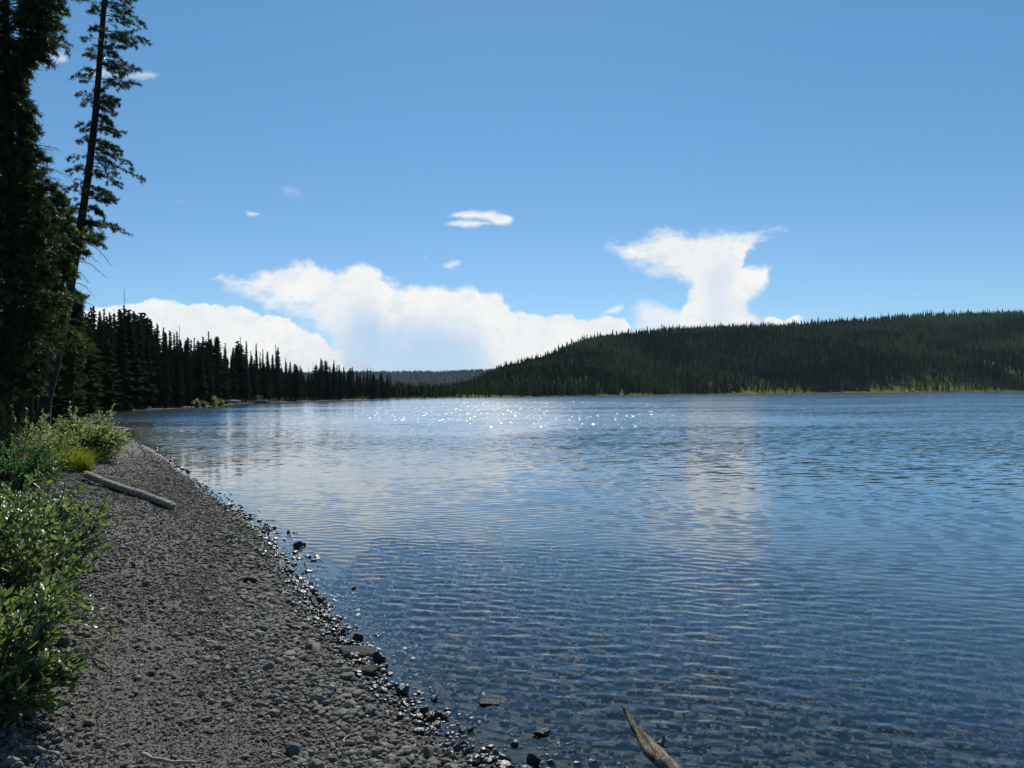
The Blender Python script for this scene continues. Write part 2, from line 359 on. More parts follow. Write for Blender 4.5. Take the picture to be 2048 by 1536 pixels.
def ground(x, y, d=None):
    x, y = np.asarray(x, float), np.asarray(y, float)
    if d is None: d = sdist(x, y)
    r = np.hypot(x, y); ahead = y > 30
    px = np.where(ahead, 1024 + FPX * x / np.maximum(y, 30), 0)
    dl = np.maximum(d, 0)
    z = .095 * np.minimum(dl, 3.4) + .85 * ss(3.4, 6.8, dl) + .028 * np.clip(dl - 6, 0, 140)
    z = z + np.where(d > 0, fbm(x, y, .9, 3) * .05 * np.minimum(dl, 1) + fbm(x, y, .12, 3) * .5 * ss(6, 20, dl), 0)
    Ds, Dr = ip(SHR, px) + 40, ip(RDG, px)
    rid = np.maximum(Dr * (789.2 - .009 * (px - 1024) - ip(SKYL, px)) / FPX + 2 - 12, 0)
    t = (y - Ds) / (Dr - Ds); tt = np.clip(t, 0, 1)
    prof = .55 * tt + .45 * ss(0, 1, tt) - .35 * np.clip(t - 1, 0, 1.2)
    lump = 1 + .95 * fbm(x, y, 1 / 190, 4) * (1 - tt) ** .6 
    hill = rid * np.maximum(prof, 0) * lump * ss(640, 900, px)
    for cx, cy, h, s in ((1930, 1170, 26, 110), (1715, 1160, 22, 70), (1180, 860, 12, 60)):
        X0 = (cx - 1024) / FPX * cy; hill = hill + h * np.exp(-((x - X0) ** 2 + (y - cy) ** 2) / (2 * s * s)) * ss(5, 90, d)
    hill = np.where(ahead & (d > 0), hill, 0)
    farh = 152 * ss(3500, 5600, r) * np.where(ahead, ss(2600, 1300, px), 0) * (1 + .12 * fbm(x, y, 1 / 700, 3))
    dep = np.maximum(-d, 0)
    bed = -.075 * np.minimum(dep, 14) - .16 * np.clip(dep - 14, 0, 60) + fbm(x, y, .7, 3) * .07 * np.minimum(dep, 1)
    return np.where(d > 0, z + hill + farh, bed)
def G(x, y): return float(ground(np.array([x]), np.array([y]))[0])
def onground(px, py, it=30):
    """where the ray through a photograph pixel meets the ground or the water"""
    z = .1
    for _ in range(it):
        q = at(px, py, z); z = .5 * z + .5 * max(G(q[0], q[1]), -.02)
    q[2] = z; return q
def polar(az, rr):
    A, R = np.meshgrid(az, rr, indexing='ij'); x, y = np.sin(A) * R, np.cos(A) * R
    na, nr = len(az), len(rr); i, j = np.meshgrid(np.arange(na - 1), np.arange(nr - 1), indexing='ij')
    Q = np.stack([i * nr + j, i * nr + j + 1, (i + 1) * nr + j + 1, (i + 1) * nr + j], -1).reshape(-1, 4)
    return x.ravel(), y.ravel(), Q[:, ::-1]
D2R = math.pi / 180
az = np.concatenate([np.arange(-180, -46, 2.0), np.arange(-46, 42, .11), np.arange(42, 180.1, 2.0)]) * D2R
rr = np.concatenate([[.02], np.geomspace(.4, 7000, 470)])
gx, gy, gq = polar(az, rr); gd = sdist(gx, gy); gz = ground(gx, gy, gd)

m_land, t, o = material('ground')
g = t.node('ShaderNodeNewGeometry').outputs['Position']; dA = t.attr('shore')
fine = t.noise(g, 45.0, 5.0, .7); mid_ = t.noise(g, 5.0, 4.0, .6); big = t.noise(g, .03, 4.0, .6)
vo = t.node('ShaderNodeTexVoronoi'); t.put(vo.inputs['Vector'], g); vo.inputs['Scale'].default_value = 34.0
gravel = t.mix(t.mr(fine, .35, .65), (.055, .054, .049), (.155, .151, .136))
gravel = t.mix(t.mr(mid_, .35, .7, 0, .6), gravel, (.095, .093, .084))
rust = t.m('MULTIPLY', t.mr(t.noise(g, 2.3, 5.0, .7), .53, .68), t.m('MULTIPLY', t.mr(dA, .25, .6), t.mr(dA, 1.7, 1.0)))
gravel = t.mix(t.m('MULTIPLY', rust, .8), gravel, (.15, .075, .045))
wetm = t.mr(dA, .30, .02); gravel = t.mix(wetm, gravel, (.030, .030, .030))
bedc = t.mix(t.mr(t.sep(vo.outputs['Color'])[0], .2, .9), (.045, .046, .038), (.115, .108, .080))
gravel = t.mix(t.mr(dA, 0, -.3), gravel, bedc)
floor = t.mix(t.mr(t.noise(g, 1.2, 4.0, .6), .35, .65), (.020, .020, .011), (.034, .042, .016))
mead = t.mix(t.mr(t.noise(g, .09, 4.0, .6), .35, .65), (.085, .105, .022), (.17, .165, .05))
floor = t.mix(t.m('MULTIPLY', t.attr('meadow'), 1.0), floor, mead)
farshore = t.mix(t.mr(mid_, .3, .7), (.09, .08, .06), (.17, .15, .12))
ymask = t.mr(t.sep(g)[1], 60, 110)
gravel = t.mix(ymask, gravel, farshore)
land = t.mix(t.m('MULTIPLY', t.mr(dA, 3.3, 4.6), 1.0), gravel, floor)
rough = t.mr(wetm, 0, 1, .85, .25)
hb = t.m('ADD', t.m('MULTIPLY', fine, .5), t.m('MULTIPLY', vo.outputs['Distance'], .4))
t.l.new(principled(t, land, rough, t.mr(t.sep(g)[1], 50, 110, .35, 0.0), bump(t, hb, .035)).outputs[0], o.inputs[0])
gpx = np.where(gy > 30, 1024 + FPX * gx / np.maximum(gy, 30), 0)
def meadow(x, y, d, px):
    t_ = (y - ip(SHR, px)) / (ip(RDG, px) - ip(SHR, px))
    strip = np.maximum(ss(1380, 1500, px) * ss(2000, 1900, px), .8 * ss(860, 920, px) * ss(1110, 1060, px))
    m1 = ss(34 + 60 * strip, 10 + 20 * strip, d) * ss(.0 - .14 * strip, .16 - .10 * strip, fbm(x, y, 1 / 80, 2)) * np.maximum(.15, strip)
    m2 = .75 * ss(.22, .32, fbm(x + 400, y, 1 / 60, 3) + .07 * ss(1400, 1250, px)) * ss(.45, .15, t_) * ss(800, 900, px)
    ok = (y > 150) & (px > 740)
    return np.where(ok, np.clip(m1, 0, 1), 0), np.where(ok, np.clip(m2, 0, 1), 0)
gm = np.maximum(*meadow(gx, gy, gd, gpx))
tag(obj('ground', mesh('ground', np.stack([gx, gy, gz], 1), gq, m_land, True, attrs={'shore': gd, 'meadow': gm})), kind='structure')

# ------------------------------------------------------------------ water
waz = np.concatenate([np.arange(-60, -44, .5), np.arange(-44, 44, .085), np.arange(44, 120.1, 1.0)]) * D2R
wr = np.concatenate([np.geomspace(2.2, 60, 900), np.geomspace(60.5, 3000, 160)])
wx, wy, wq = polar(waz, wr); wd = sdist(wx, wy); wrad = np.hypot(wx, wy)
keep = wd < 25.0
wz = np.zeros_like(wx); fadeshore = ss(0.05, -1.2, wd) * .72 + .28
spc = wrad * .0037
r2 = np.random.default_rng(11)
patch = .75 + .9 * fbm(wx, wy, .35, 2); patch2 = .75 + .9 * fbm(wx + 50, wy, .55, 2)
NW = 46
for i in range(NW):
    lam = .07 * (0.29 / .07) ** (i / (NW - 1)); th = r2.normal(0, .36) + .12; k = 2 * math.pi / lam
    ph = k * (math.sin(th) * wx + math.cos(th) * wy) + r2.random() * 6.283
    slope = .0185 * (.6 + .8 * r2.random())
    wz += slope / k * np.sin(ph) * ss(2.2, 5.0, lam / spc) * (patch if i % 2 else patch2)
wz *= fadeshore * ss(56, 22, wrad)
f_ok = keep[wq].any(1)
m_w, t, o = material('lake_water')
g = t.node('ShaderNodeNewGeometry').outputs['Position']
chop = t.attr('chop')
n1 = t.vm('SUBTRACT', t.noise(t.vm('MULTIPLY', g, (.8, 2.2, 1)), 2.6, 3.0, .65, 'Color'), (.5, .5, .5))
n2 = t.vm('SUBTRACT', t.noise(t.vm('MULTIPLY', g, (.12, .42, 1)), .6, 3.0, .6, 'Color'), (.5, .5, .5))
n1 = t.vm('ADD', n1, t.vm('SCALE', n2, sc=t.m('MULTIPLY_ADD', t.attr('offshore'), .30, .10)))
n3 = t.vm('SUBTRACT', t.noise(t.vm('MULTIPLY', g, (.05, .045, 1)), 1.0, 5.0, .7, 'Color'), (.5, .5, .5))
n1 = t.vm('ADD', n1, t.vm('SCALE', n3, sc=t.m('MULTIPLY', t.attr('offshore'), .30)))
sl = t.vm('MULTIPLY', n1, (.50, .88, 0.0))
nrm = t.node('ShaderNodeNewGeometry').outputs['Normal']
far = t.attr('offshore')
sx, sy, _z = t.sep(sl)
syf = t.m('MULTIPLY_ADD', t.m('ABSOLUTE', sy), -1.0, -.02)           # far off only the near faces of the waves show
sy = t.m('ADD', t.m('MULTIPLY', sy, t.m('SUBTRACT', 1.0, far)), t.m('MULTIPLY', syf, far))
cell = t.node('ShaderNodeTexVoronoi'); cell.inputs['Scale'].default_value = 1.0; t.put(cell.inputs['Vector'], t.vm('MULTIPLY', g, (13.0, 1.1, 1)))
ca, cb, cc = t.sep(cell.outputs['Color'])
steep = t.m('MULTIPLY', t.m('GREATER_THAN', ca, .976), t.attr('crests'))  # steep crest facets that catch the sun
sx = t.m('ADD', sx, t.m('MULTIPLY', steep, t.m('MULTIPLY_ADD', cb, .50, -.25)))
sy = t.m('ADD', t.m('MULTIPLY', sy, t.m('SUBTRACT', 1.0, steep)), t.m('MULTIPLY', steep, t.m('MULTIPLY_ADD', cc, -.42, -.14)))
N = t.vm('NORMALIZE', t.vm('ADD', nrm, t.vm('SCALE', t.comb(sx, sy, 0.0), sc=t.m('MULTIPLY', chop, t.mr(t.noise(t.vm('MULTIPLY', g, (.012, .05, 1)), 1.0, 3.0, .6),   .3, .7, .5, 1.35)))))
fr = t.node('ShaderNodeFresnel'); fr.inputs[0].default_value = 1.333; t.put(fr.inputs['Normal'], N)
gl = t.node('ShaderNodeBsdfGlossy'); t.put(gl.inputs['Roughness'], t.m('MULTIPLY_ADD', steep, .23, .05)); t.put(gl.inputs['Normal'], N); gl.inputs['Color'].default_value = (1, 1, 1, 1)
tp = t.node('ShaderNodeBsdfTransparent'); t.put(tp.inputs[0], (.80, .87, .86, 1))
df = t.node('ShaderNodeBsdfDiffuse'); t.put(df.inputs[0], (.062, .165, .275, 1))
mb = t.node('ShaderNodeMixShader'); t.put(mb.inputs[0], t.attr('murk')); t.l.new(tp.outputs[0], mb.inputs[1]); t.l.new(df.outputs[0], mb.inputs[2])
mx = t.node('ShaderNodeMixShader'); t.put(mx.inputs[0], fr.outputs[0]); t.l.new(mb.outputs[0], mx.inputs[1]); t.l.new(gl.outputs[0], mx.inputs[2]); t.l.new(mx.outputs[0], o.inputs[0])
depth = np.maximum(0, -ground(wx, wy, wd)); murk = 1 - np.exp(-(depth / 1.0) ** 1.3)
used = np.zeros(len(wx), bool); used[wq[f_ok].ravel()] = True; idx = np.cumsum(used) - 1
tag(obj('lake', mesh('lake', np.stack([wx, wy, wz], 1)[used], idx[wq[f_ok]], m_w, True,
    attrs={'offshore': .62 * ss(9, 60, wrad)[used], 'crests': (ss(14, 75, wrad) * ss(420, 90, wrad))[used], 'murk': murk[used], 'chop': (.12 + .88 * ss(6, 60, wrad))[used] * (.35 + .65 * ss(.2, -2.5, wd))[used]})), kind='structure')

# ------------------------------------------------------------------ pebbles of the beach
IC1V, IC1F = ico(2); IC0V, IC0F = ico(1)
protos = []
for k in range(10):
    q = np.random.default_rng(100 + k); V = IC1V.copy()
    for _ in range(7):                                   # cut flats off a ball: angular stones
        n_ = q.standard_normal(3); n_ /= np.linalg.norm(n_); c = .55 + .3 * q.random(); s_ = V @ n_
        V -= np.maximum(s_ - c, 0)[:, None] * n_
    protos.append(V * np.array([1, .8, .6]))
def pebbles(name, pts, size, mat, kind='stuff', sink=.25, low=False):
    far = (np.hypot(pts[:, 0], pts[:, 1]) > 13) | low
    Vs, Fs, A, n = [], [], [], 0
    for lo in (False, True):
        ids = np.where(far == lo)[0]
        for k in range(10):
            s_ = ids[k::10]
            if not len(s_): continue
            Vp, Fp = (IC0V * np.array([1, .8, .6]), IC0F) if lo else (protos[k], IC1F)
            if lo: Vp = protos[k][:12]; Fp = IC0F; Vp = IC0V * (np.linalg.norm(protos[k][:12], axis=1, keepdims=True)) * np.array([1, .85, .65])
            a = rng.random(len(s_)) * 6.283; tl = rng.normal(0, .25, len(s_)); Rm = rotz(a)
            c, sn = np.cos(tl), np.sin(tl); o_, z_ = np.ones_like(c), np.zeros_like(c)
            Rm = Rm @ np.stack([np.stack([o_, z_, z_], -1), np.stack([z_, c, -sn], -1), np.stack([z_, sn, c], -1)], -2)
            sc_ = size[s_][:, None] * (.8 + .4 * rng.random((len(s_), 3)))
            p = pts[s_].copy(); p[:, 2] += sc_[:, 2] * (.6 - sink)
            V, F = scatter(Vp, Fp, p, Rm, sc_); Vs.append(V); Fs.append(F + n); n += len(V)
            A.append(np.repeat(rng.random(len(s_)), len(Vp)))
    return tag(obj(name, mesh(name, np.concatenate(Vs), np.concatenate(Fs), mat, False, attrs={'rnd': np.concatenate(A)})), kind=kind)
def sample(n, x0, x1, y0, y1):
    x, y = rng.uniform(x0, x1, n), rng.uniform(y0, y1, n); d = sdist(x, y)
    return x, y, d
P_, S_ = [], []
for n, bx, smul in ((150000, (-5, 1.8, 2.6, 9), 1.0), (110000, (-13, -1.5, 9, 20), 1.35), (60000, (-26, -7, 20, 52), 2.0)):
    x, y, d = sample(n, *bx); u = rng.random(n)
    band = np.exp(-((d - .55) / .42) ** 2) + .95 * ss(1.75, 2.5, d + fbm(x, y, .8, 2) * .9) + .13
    band = band * (.65 + .9 * (fbm(x, y, 1.3, 2) + .3))
    k = (d > -.15) & (d < 4.6) & (u < np.clip(band, .05, 1) * (.75 if smul == 1 else .5 if smul < 1.5 else .3)); x, y, d = x[k], y[k], d[k]
    s_ = np.exp(rng.normal(math.log(.0150), .45, len(x))) * smul * (.75 + .4 * ss(1.6, 2.6, d) + .35 * np.exp(-((d - .3) / .4) ** 2))
    s_ = np.minimum(s_, .06 * smul); P_.append(np.stack([x, y, ground(x, y, d)], 1)); S_.append(s_)
P_, S_ = np.concatenate(P_), np.concatenate(S_); dd = sdist(P_[:, 0], P_[:, 1]); wet = dd < .09 + .08 * rng.standard_normal(len(dd))
pebbles('dry_pebbles', P_[~wet], S_[~wet], PEB)
x, y, d = sample(420000, -4.5, 1.6, 2.6, 8.5); k = (d > .1) & (d < 3.4) & (rng.random(len(d)) < .42 * np.clip(7.5 / np.hypot(x, y) - .7, 0, 1)); x, y, d = x[k], y[k], d[k]
fs_ = np.exp(rng.normal(math.log(.0060), .35, len(x)))
x2, y2, d2 = sample(330000, -19, -1.5, 6.5, 28); k = (d2 > .1) & (d2 < 3.6) & (rng.random(len(d2)) < .75 * np.clip((34 - np.hypot(x2, y2)) / 16, 0, 1)); x, y, d = np.append(x, x2[k]), np.append(y, y2[k]), np.append(d, d2[k]); fs_ = np.append(fs_, np.exp(rng.normal(math.log(.013), .4, k.sum())))
pebbles('fine_gravel', np.stack([x, y, ground(x, y, d)], 1), fs_, stone('fine_stone', (.060, .058, .049), (.165, .156, .130), (.40, .36, .30), .85, .25), low=True)
# wet ones along the edge and on the lake bed
P2, S2 = [P_[wet]], [S_[wet]]
for n, bx, smul, lo in ((26000, (-5, 4, 2.6, 9), 1.0, -.55), (9000, (-13, -1.5, 9, 20), 1.5, -.45), (5000, (-26, -7, 20, 52), 2.2, -.4)):
    x, y, d = sample(n, *bx); k = (d < .1) & (d > lo) & (rng.random(n) < np.exp(d / .45) + .12); x, y, d = x[k], y[k], d[k]
    P2.append(np.stack([x, y, ground(x, y, d)], 1)); S2.append(np.minimum(np.exp(rng.normal(math.log(.018), .45, len(x))), .040) * smul)
pebbles('wet_pebbles', np.concatenate(P2), np.concatenate(S2), WET)
x, y, d = sample(60000, -2, 9, 3, 12); k = (d < -.4) & (d > -7) & (rng.random(len(d)) < .4); x, y, d = x[k], y[k], d[k]
pebbles('lakebed_pebbles', np.stack([x, y, ground(x, y, d)], 1), np.minimum(np.exp(rng.normal(math.log(.022), .45, len(x))), np.minimum(.05, -.045 * d)), stone('lakebed_stone', (.045, .047, .040), (.105, .100, .075), (.22, .20, .15), .7, .2))

# ------------------------------------------------------------------ rocks, each a thing
IC3V, IC3F = ico(4)
def rock(px, py, wpx, flat, label, mat=ROCKW, yaw=0.0, lift=.0, seed=0, group=None, asp=.75, name='rock'):
    q = np.random.default_rng(500 + seed); p = onground(px, py); r_ = wpx / FPX * p[1] / 2
    V = IC3V.copy()
    for _ in range(12):
        n_ = q.standard_normal(3); n_[2] *= .7; n_ /= np.linalg.norm(n_); c = .5 + .3 * q.random(); s_ = V @ n_
        V -= np.maximum(s_ - c, 0)[:, None] * n_
    V *= (1 + .10 * fbm(V[:, 0] * 1.0 + seed, V[:, 1] + V[:, 2] * 1.7, 2.5, 4))[:, None]
    V = V / np.abs(V[:, 0]).max() * r_ * np.array([1, asp, flat])
    V = V @ rotz(np.array(yaw)).T
    z = max(p[2], 0) if p[2] < .02 else p[2]
    o_ = obj(name, mesh(name, V, IC3F, mat, True, attrs={'rnd': q.random(len(V)) * .2 + .4})); o_.location = (p[0], p[1], z + r_ * flat * (.15 + lift))
    return tag(o_, label, 'rock', group)
rock(704, 1308, 96, .20, 'broad flat grey slab lying half in the water at the beach edge', ROCK, -.25, .1, 1, asp=.8)
rock(758, 1326, 30, .95, 'dark angular rock at the lake end of the flat slab', ROCKW, .3, .3, 2)
rock(738, 1346, 50, .45, 'low dark rock in front of the flat slab', ROCK, .1, .1, 3)
rock(976, 1412, 56, .22, 'wet pointed slab tip rising from the shallow water', ROCKW, -.2, .0, 4, asp=.5)
rock(595, 1096, 20, .9, 'round dark stone standing in calm water off the beach, with a smaller one behind', ROCKW, 0, .4, 5)
rock(1085, 1474, 42, .4, 'long flat wet stone near the driftwood', ROCKW, -.1, .1, 6, asp=.5)
rock(882, 1441, 36, .7, 'chunky dark wet stone in a small cluster in the shallows', ROCKW, .4, .2, 7)
rock(806, 1388, 30, .8, 'dark block where pebbles meet water below the slab', ROCKW, .2, .2, 8)
rock(1068, 1528, 36, .8, 'rough dark stone at the bottom of the picture beside the water', ROCK, .5, .2, 9)
GS = 'dark stones breaking the surface along the waterline'
for i, (px, py, w_) in enumerate([(608,1094,9),(707,1181,12),(642,1206,24),(683,1266,26),(716,1279,26),(850,1425,22),(862,1443,20),(478,1024,14),(492,1036,16),(532,1054,12),(528,1061,11),(912,1500,26),(630,1188,18),(662,1242,20),(577,1068,8),(871,1405,18),(940,1466,20),(425,986,9),(412,975,8),(462,1014,10)]):
    rock(px, py, w_, .75, 'small dark wet stone poking out of the water along the beach edge', ROCKW, i * .7, .25, 20 + i, GS)
rock(415, 1440, 26, .5, 'pale grey stone lying alone on the fine gravel path', stone('pale_rock', (.16, .15, .13), (.24, .22, .20), (.3, .28, .25), .8), .3, .2, 60)

# ------------------------------------------------------------------ sticks and logs
def stick(px0, py0, px1, py1, wpx, label, mat=TWIG, bend=.1, z=.02, name='twig', fork=False, seed=0):
    q = np.random.default_rng(900 + seed); a, b = onground(px0, py0), onground(px1, py1); L = np.linalg.norm(b - a)
    tt = np.linspace(0, 1, 9); side = np.array([-(b - a)[1], (b - a)[0], 0]) / L
    path = a + (b - a) * tt[:, None] + side * (bend * L * np.sin(math.pi * tt) * (1 + .3 * np.sin(9 * tt)))[:, None] + q.normal(0, .012 * L, (9, 3)) * np.array([1, 1, .3])
    path[:, 2] = ground(path[:, 0], path[:, 1]) + z + np.abs(q.normal(0, .004, 9)); r_ = wpx / FPX * a[1] / 2
    ctr = path.mean(0)
    parts = [tube(path - ctr, r_ * (1.1 - .5 * tt) * (1 + .15 * q.standard_normal(9)), 6)]
    if fork: parts.append(tube(np.array([path[5], path[5] + (b - a) * .25 + side * .2 * L + [0, 0, .03]]) - ctr, [r_ * .7, r_ * .3], 5))
    V, F = join(parts); o_ = obj(name, mesh(name, V, F, mat, True)); o_.location = ctr
    return tag(o_, label, 'stick')
stick(405, 1287, 434, 1293, 8, 'short thick pale stick lying on the fine gravel', TWIG, .02, .018, seed=1)
stick(366, 1446, 400, 1439, 5, 'thin straight tan twig next to the pale grey stone', TWIG, .03, .012, seed=2)
stick(285, 1520, 395, 1537, 8, 'long curved bleached stick at the lower edge of the beach', TWIG, -.12, .03, 'stick', seed=3)
stick(40, 1512, 125, 1538, 9, 'grey curved stick among the pebbles in the lower corner', DEAD, .15, .04, 'stick', seed=4)
stick(452, 1168, 494, 1172, 4, 'thin twig pointing at the charred wood', TWIG, .1, .014, seed=5)
stick(257, 1096, 276, 1088, 4, 'short curved bleached twig on the pebbles below the log', TWIG, .2, .03, seed=6)
stick(178, 1324, 225, 1358, 4, 'thin bent twig beside the willow shrub', TWIGB, .1, .03, seed=7)
stick(573, 1257, 604, 1268, 7, 'short dark stick on the stony band near the water', TWIGB, .04, .03, seed=8)
stick(530, 1178, 552, 1172, 5, 'small forked orange brown twig near the charred wood', TWIGB, .1, .02, fork=True, seed=9)
stick(222, 1200, 262, 1207, 4, 'thin dry twig among dark pebbles', TWIGB, .05, .03, seed=10)
stick(690, 1497, 700, 1482, 4, 'tiny curled yellow twig on the pebbles', TWIG, .2, .03, seed=11)
def litter(name, n, seed):
    q = np.random.default_rng(seed); x, y = q.uniform(-6, 1.2, n), q.uniform(2.8, 11, n); d = sdist(x, y)
    k = (d > .25) & (d < 3.2) & (q.random(n) < (.18 + .9 * np.exp(-((d - .95) / .35) ** 2)) * np.clip(.3 + 1.6 * fbm(x, y, .9, 2), .1, 1)); x, y, d = x[k], y[k], d[k]; m_ = len(x)
    bV, bF = tube([(-.5, 0, 0), (0, .04, .02), (.5, 0, 0)], [.5, .5, .3], 4, False); L = np.exp(q.normal(math.log(.05), .5, m_)); r_ = q.uniform(.0012, .0028, m_) * 1.4
    bV = bV * [1, 1, 1]; tri = np.vstack([bF[0][:, :3], bF[0][:, [0, 2, 3]]]); c0 = np.array([[-.5, 0, 0], [0, .04, .02], [.5, 0, 0]]).repeat(4, 0); off = bV - c0
    p = np.stack([x, y, ground(x, y, d) + q.uniform(.012, .03, m_)], 1); Rm = rotz(q.random(m_) * 6.28)
    V = np.einsum('nij,nkj->nki', Rm, c0[None] * L[:, None, None] + off[None] * (2 * r_)[:, None, None]) + p[:, None]
    F = (tri[None] + (np.arange(m_) * len(c0))[:, None, None]).reshape(-1, 3)
    return tag(obj(name, mesh(name, V.reshape(-1, 3), F, stone('litter_bits', (.13, .06, .03), (.28, .17, .09), (.48, .40, .28), .85, .2), True, attrs={'rnd': np.repeat(q.random(m_), len(c0))})), kind='stuff')
litter('pine_litter', 9000, 5)
# charred wood
ch = thing('driftwood_chunk', 'short charred wood chunk with a broken orange end on the gravel', 'driftwood', onground(505, 1168))
V, F = tube([(-.085, 0, .035), (-.05, 0, .045), (.0, 0, .04), (.05, .0, .025)], [.025, .04, .036, .02], 9, True, .15)
obj('charred_body', mesh('charred_body', V, F, wood('charred_wood', (.012, .011, .010), (.05, .045, .04), 30, (1, 1, 1), .8), True), ch)
V, F = tube([(.045, 0, .025), (.08, -.005, .018), (.12, -.02, .01)], [.018, .014, .003], 7, True, .2)
obj('broken_end', mesh('broken_end', V, F, wood('orange_wood', (.22, .10, .04), (.38, .20, .09), 30, (1, 1, 1), .7), True), ch)
# log
a, b = onground(345, 1019), onground(172, 960); a[2] += .06; b[2] = G(b[0], b[1]) + .12
tt = np.linspace(0, 1, 26); path = a + (b - a) * tt[:, None]; path[:, 2] = np.maximum(path[:, 2], ground(path[:, 0], path[:, 1]) + .05) + .012 * np.sin(tt * 7)
lg = thing('log', 'long pale weathered log lying across the gravel beach from the shrubs', 'log', a)
dirx = (b - a) / np.linalg.norm(b - a)
V, F = tube(path - a, .062 + .018 * tt + .004 * np.sin(tt * 23), 14, False, .02); obj('trunk', mesh('trunk', V, F, LOGM, True), lg)
th = np.linspace(0, 2 * math.pi, 14, endpoint=False); e1 = np.cross(dirx, [0, 0, 1]); e1 /= np.linalg.norm(e1); e2 = np.cross(dirx, e1)
for nm, org, s_, rad in (('broken_end', np.zeros(3), -1, .063), ('broken_end', path[-1] - a, 1, .080)):
    ring = org + rad * (np.cos(th)[:, None] * e1 + np.sin(th)[:, None] * e2); jag = org + rad * .6 * (np.cos(th)[:, None] * e1 + np.sin(th)[:, None] * e2) + dirx * s_ * rng.uniform(.0, .07, 14)[:, None]
    V = np.vstack([ring, jag, org + dirx * s_ * .01]); jj = np.arange(14); j2 = (jj + 1) % 14
    obj(nm, mesh(nm, V, [np.stack([jj, j2, 14 + j2, 14 + jj], 1), np.stack([14 + jj, 14 + j2, np.full(14, 28)], 1)], wood('split_wood', (.30, .22, .15), (.5, .40, .30), 25, (1, 1, 1), .8)), lg)
sp = []
for k in (4, 9, 15):
    c = path[k] - a; dv = e1 * rng.normal(0, .5) + np.array([0, 0, 1.0]); dv /= np.linalg.norm(dv); sp.append(tube([c + dv * .07, c + dv * .115, c + dv * .14], [.014, .010, .006], 6))
for V, F in sp: obj('branch_stub', mesh('branch_stub', V, F, DEAD, True), lg)
# driftwood in the water
base = np.array([.76, 4.15, 0.0])
dw = thing('driftwood', 'gnarled driftwood branch rising from the shallow water to a thin forked tip', 'driftwood', base)
pth = np.array([atY(1249, 1418, 4.55), atY(1257, 1433, 4.50), atY(1266, 1450, 4.44), atY(1280, 1470, 4.36), atY(1294, 1488, 4.26), atY(1308, 1505, 4.16), atY(1326, 1522, 4.06), atY(1348, 1540, 3.96), atY(1380, 1564, 3.80), atY(1420, 1590, 3.62)]) - base
wid = np.array([.009, .014, .019, .024, .040, .052, .040, .033, .030, .028]); thk = np.array([.010, .015, .020, .028, .034, .04, .04, .04, .036, .034])
q = np.random.default_rng(4); n = 18; th = np.linspace(0, 2 * math.pi, n, endpoint=False)
kk = np.linspace(0, 9, 46); f_ = lambda A: np.array([np.interp(kk, range(10), A[:, c]) for c in range(A.shape[1])]).T if A.ndim > 1 else np.interp(kk, range(10), A)
ph_, w2, t2 = f_(pth), f_(wid), f_(thk); tg = np.gradient(ph_, axis=0); tg /= np.linalg.norm(tg, axis=1, keepdims=True)
ax = np.cross(tg, [0, 0, 1.0]); ax /= np.linalg.norm(ax, axis=1, keepdims=True); bx_ = np.cross(ax, tg)
jit = 1 + .09 * np.array([[fbm(np.array(i * .35), np.array(j * 1.0), 1.0, 3) for j in range(n)] for i in range(46)]) * 2.2
V = ph_[:, None] + jit[..., None] * (w2[:, None, None] * np.cos(th)[None, :, None] * ax[:, None] + t2[:, None, None] * np.sin(th)[None, :, None] * bx_[:, None]); V = V.reshape(-1, 3)
i, j = np.meshgrid(np.arange(45), np.arange(n), indexing='ij'); j2 = (j + 1) % n
Q = np.stack([i * n + j, i * n + j2, (i + 1) * n + j2, (i + 1) * n + j], -1).reshape(-1, 4)
obj('branch', mesh('branch', V, Q[:, ::-1], DRIFT, True), dw)
t0 = pth[0]; V, F = join([tube([t0 + [.002, -.03, -.01], t0 + [-.004, .0, .008], t0 + [-.010, .012, .022]], [.010, .007, .003], 7), tube([t0 + [.008, -.03, -.012], t0 + [.010, 0, .003], t0 + [.012, .008, .012]], [.009, .006, .003], 7)])
obj('forked_tip', mesh('forked_tip', V, F, DRIFT, True), dw)
s0 = pth[4]; V, F = join([tube([s0 + [.03, -.02, -.01], s0 + [.075, -.01, .005], s0 + [.088, 0, .03], s0 + [.092, .005, .052]], [.022, .016, .010, .002], 8, True, .1), tube([s0 + [.07, -.01, .0], s0 + [.11, -.02, -.012]], [.010, .004], 6)])
obj('branch_stub', mesh('branch_stub', V, F, DRIFT, True), dw)

# ------------------------------------------------------------------ conifers close by
def tuft(n, L, wd, seed, spread=1.0):
    q = np.random.default_rng(seed); V, F = [], []
    for k in range(n):
        x0 = q.random() * L * .9; d = np.array([q.uniform(.3, 1.1), *(q.standard_normal(2) * spread)]); d /= np.linalg.norm(d)
        s_ = np.cross(d, q.standard_normal(3)); s_ /= np.linalg.norm(s_); b = np.array([x0, 0, 0]); l = L * q.uniform(.6, 1.0)
        V += [b - s_ * wd * .4, b + s_ * wd * .4, b + d * l * .6 + s_ * wd * .5, b + d * l]; F += [[4 * k, 4 * k + 1, 4 * k + 2], [4 * k, 4 * k + 2, 4 * k + 3]]
    return np.array(V), np.array(F)
def branch_paths(o, d, L, droop, q, n=7, wob=.05):
    tt = np.linspace(0, 1, n)[:, None]; side = np.cross(d, [0, 0, 1.0])
    return o + d * L * tt + np.array([0, 0, -droop * L]) * tt ** 2 + side * (wob * L * q.standard_normal() * tt ** 2) + q.normal(0, .012 * L, (n, 3)) * tt
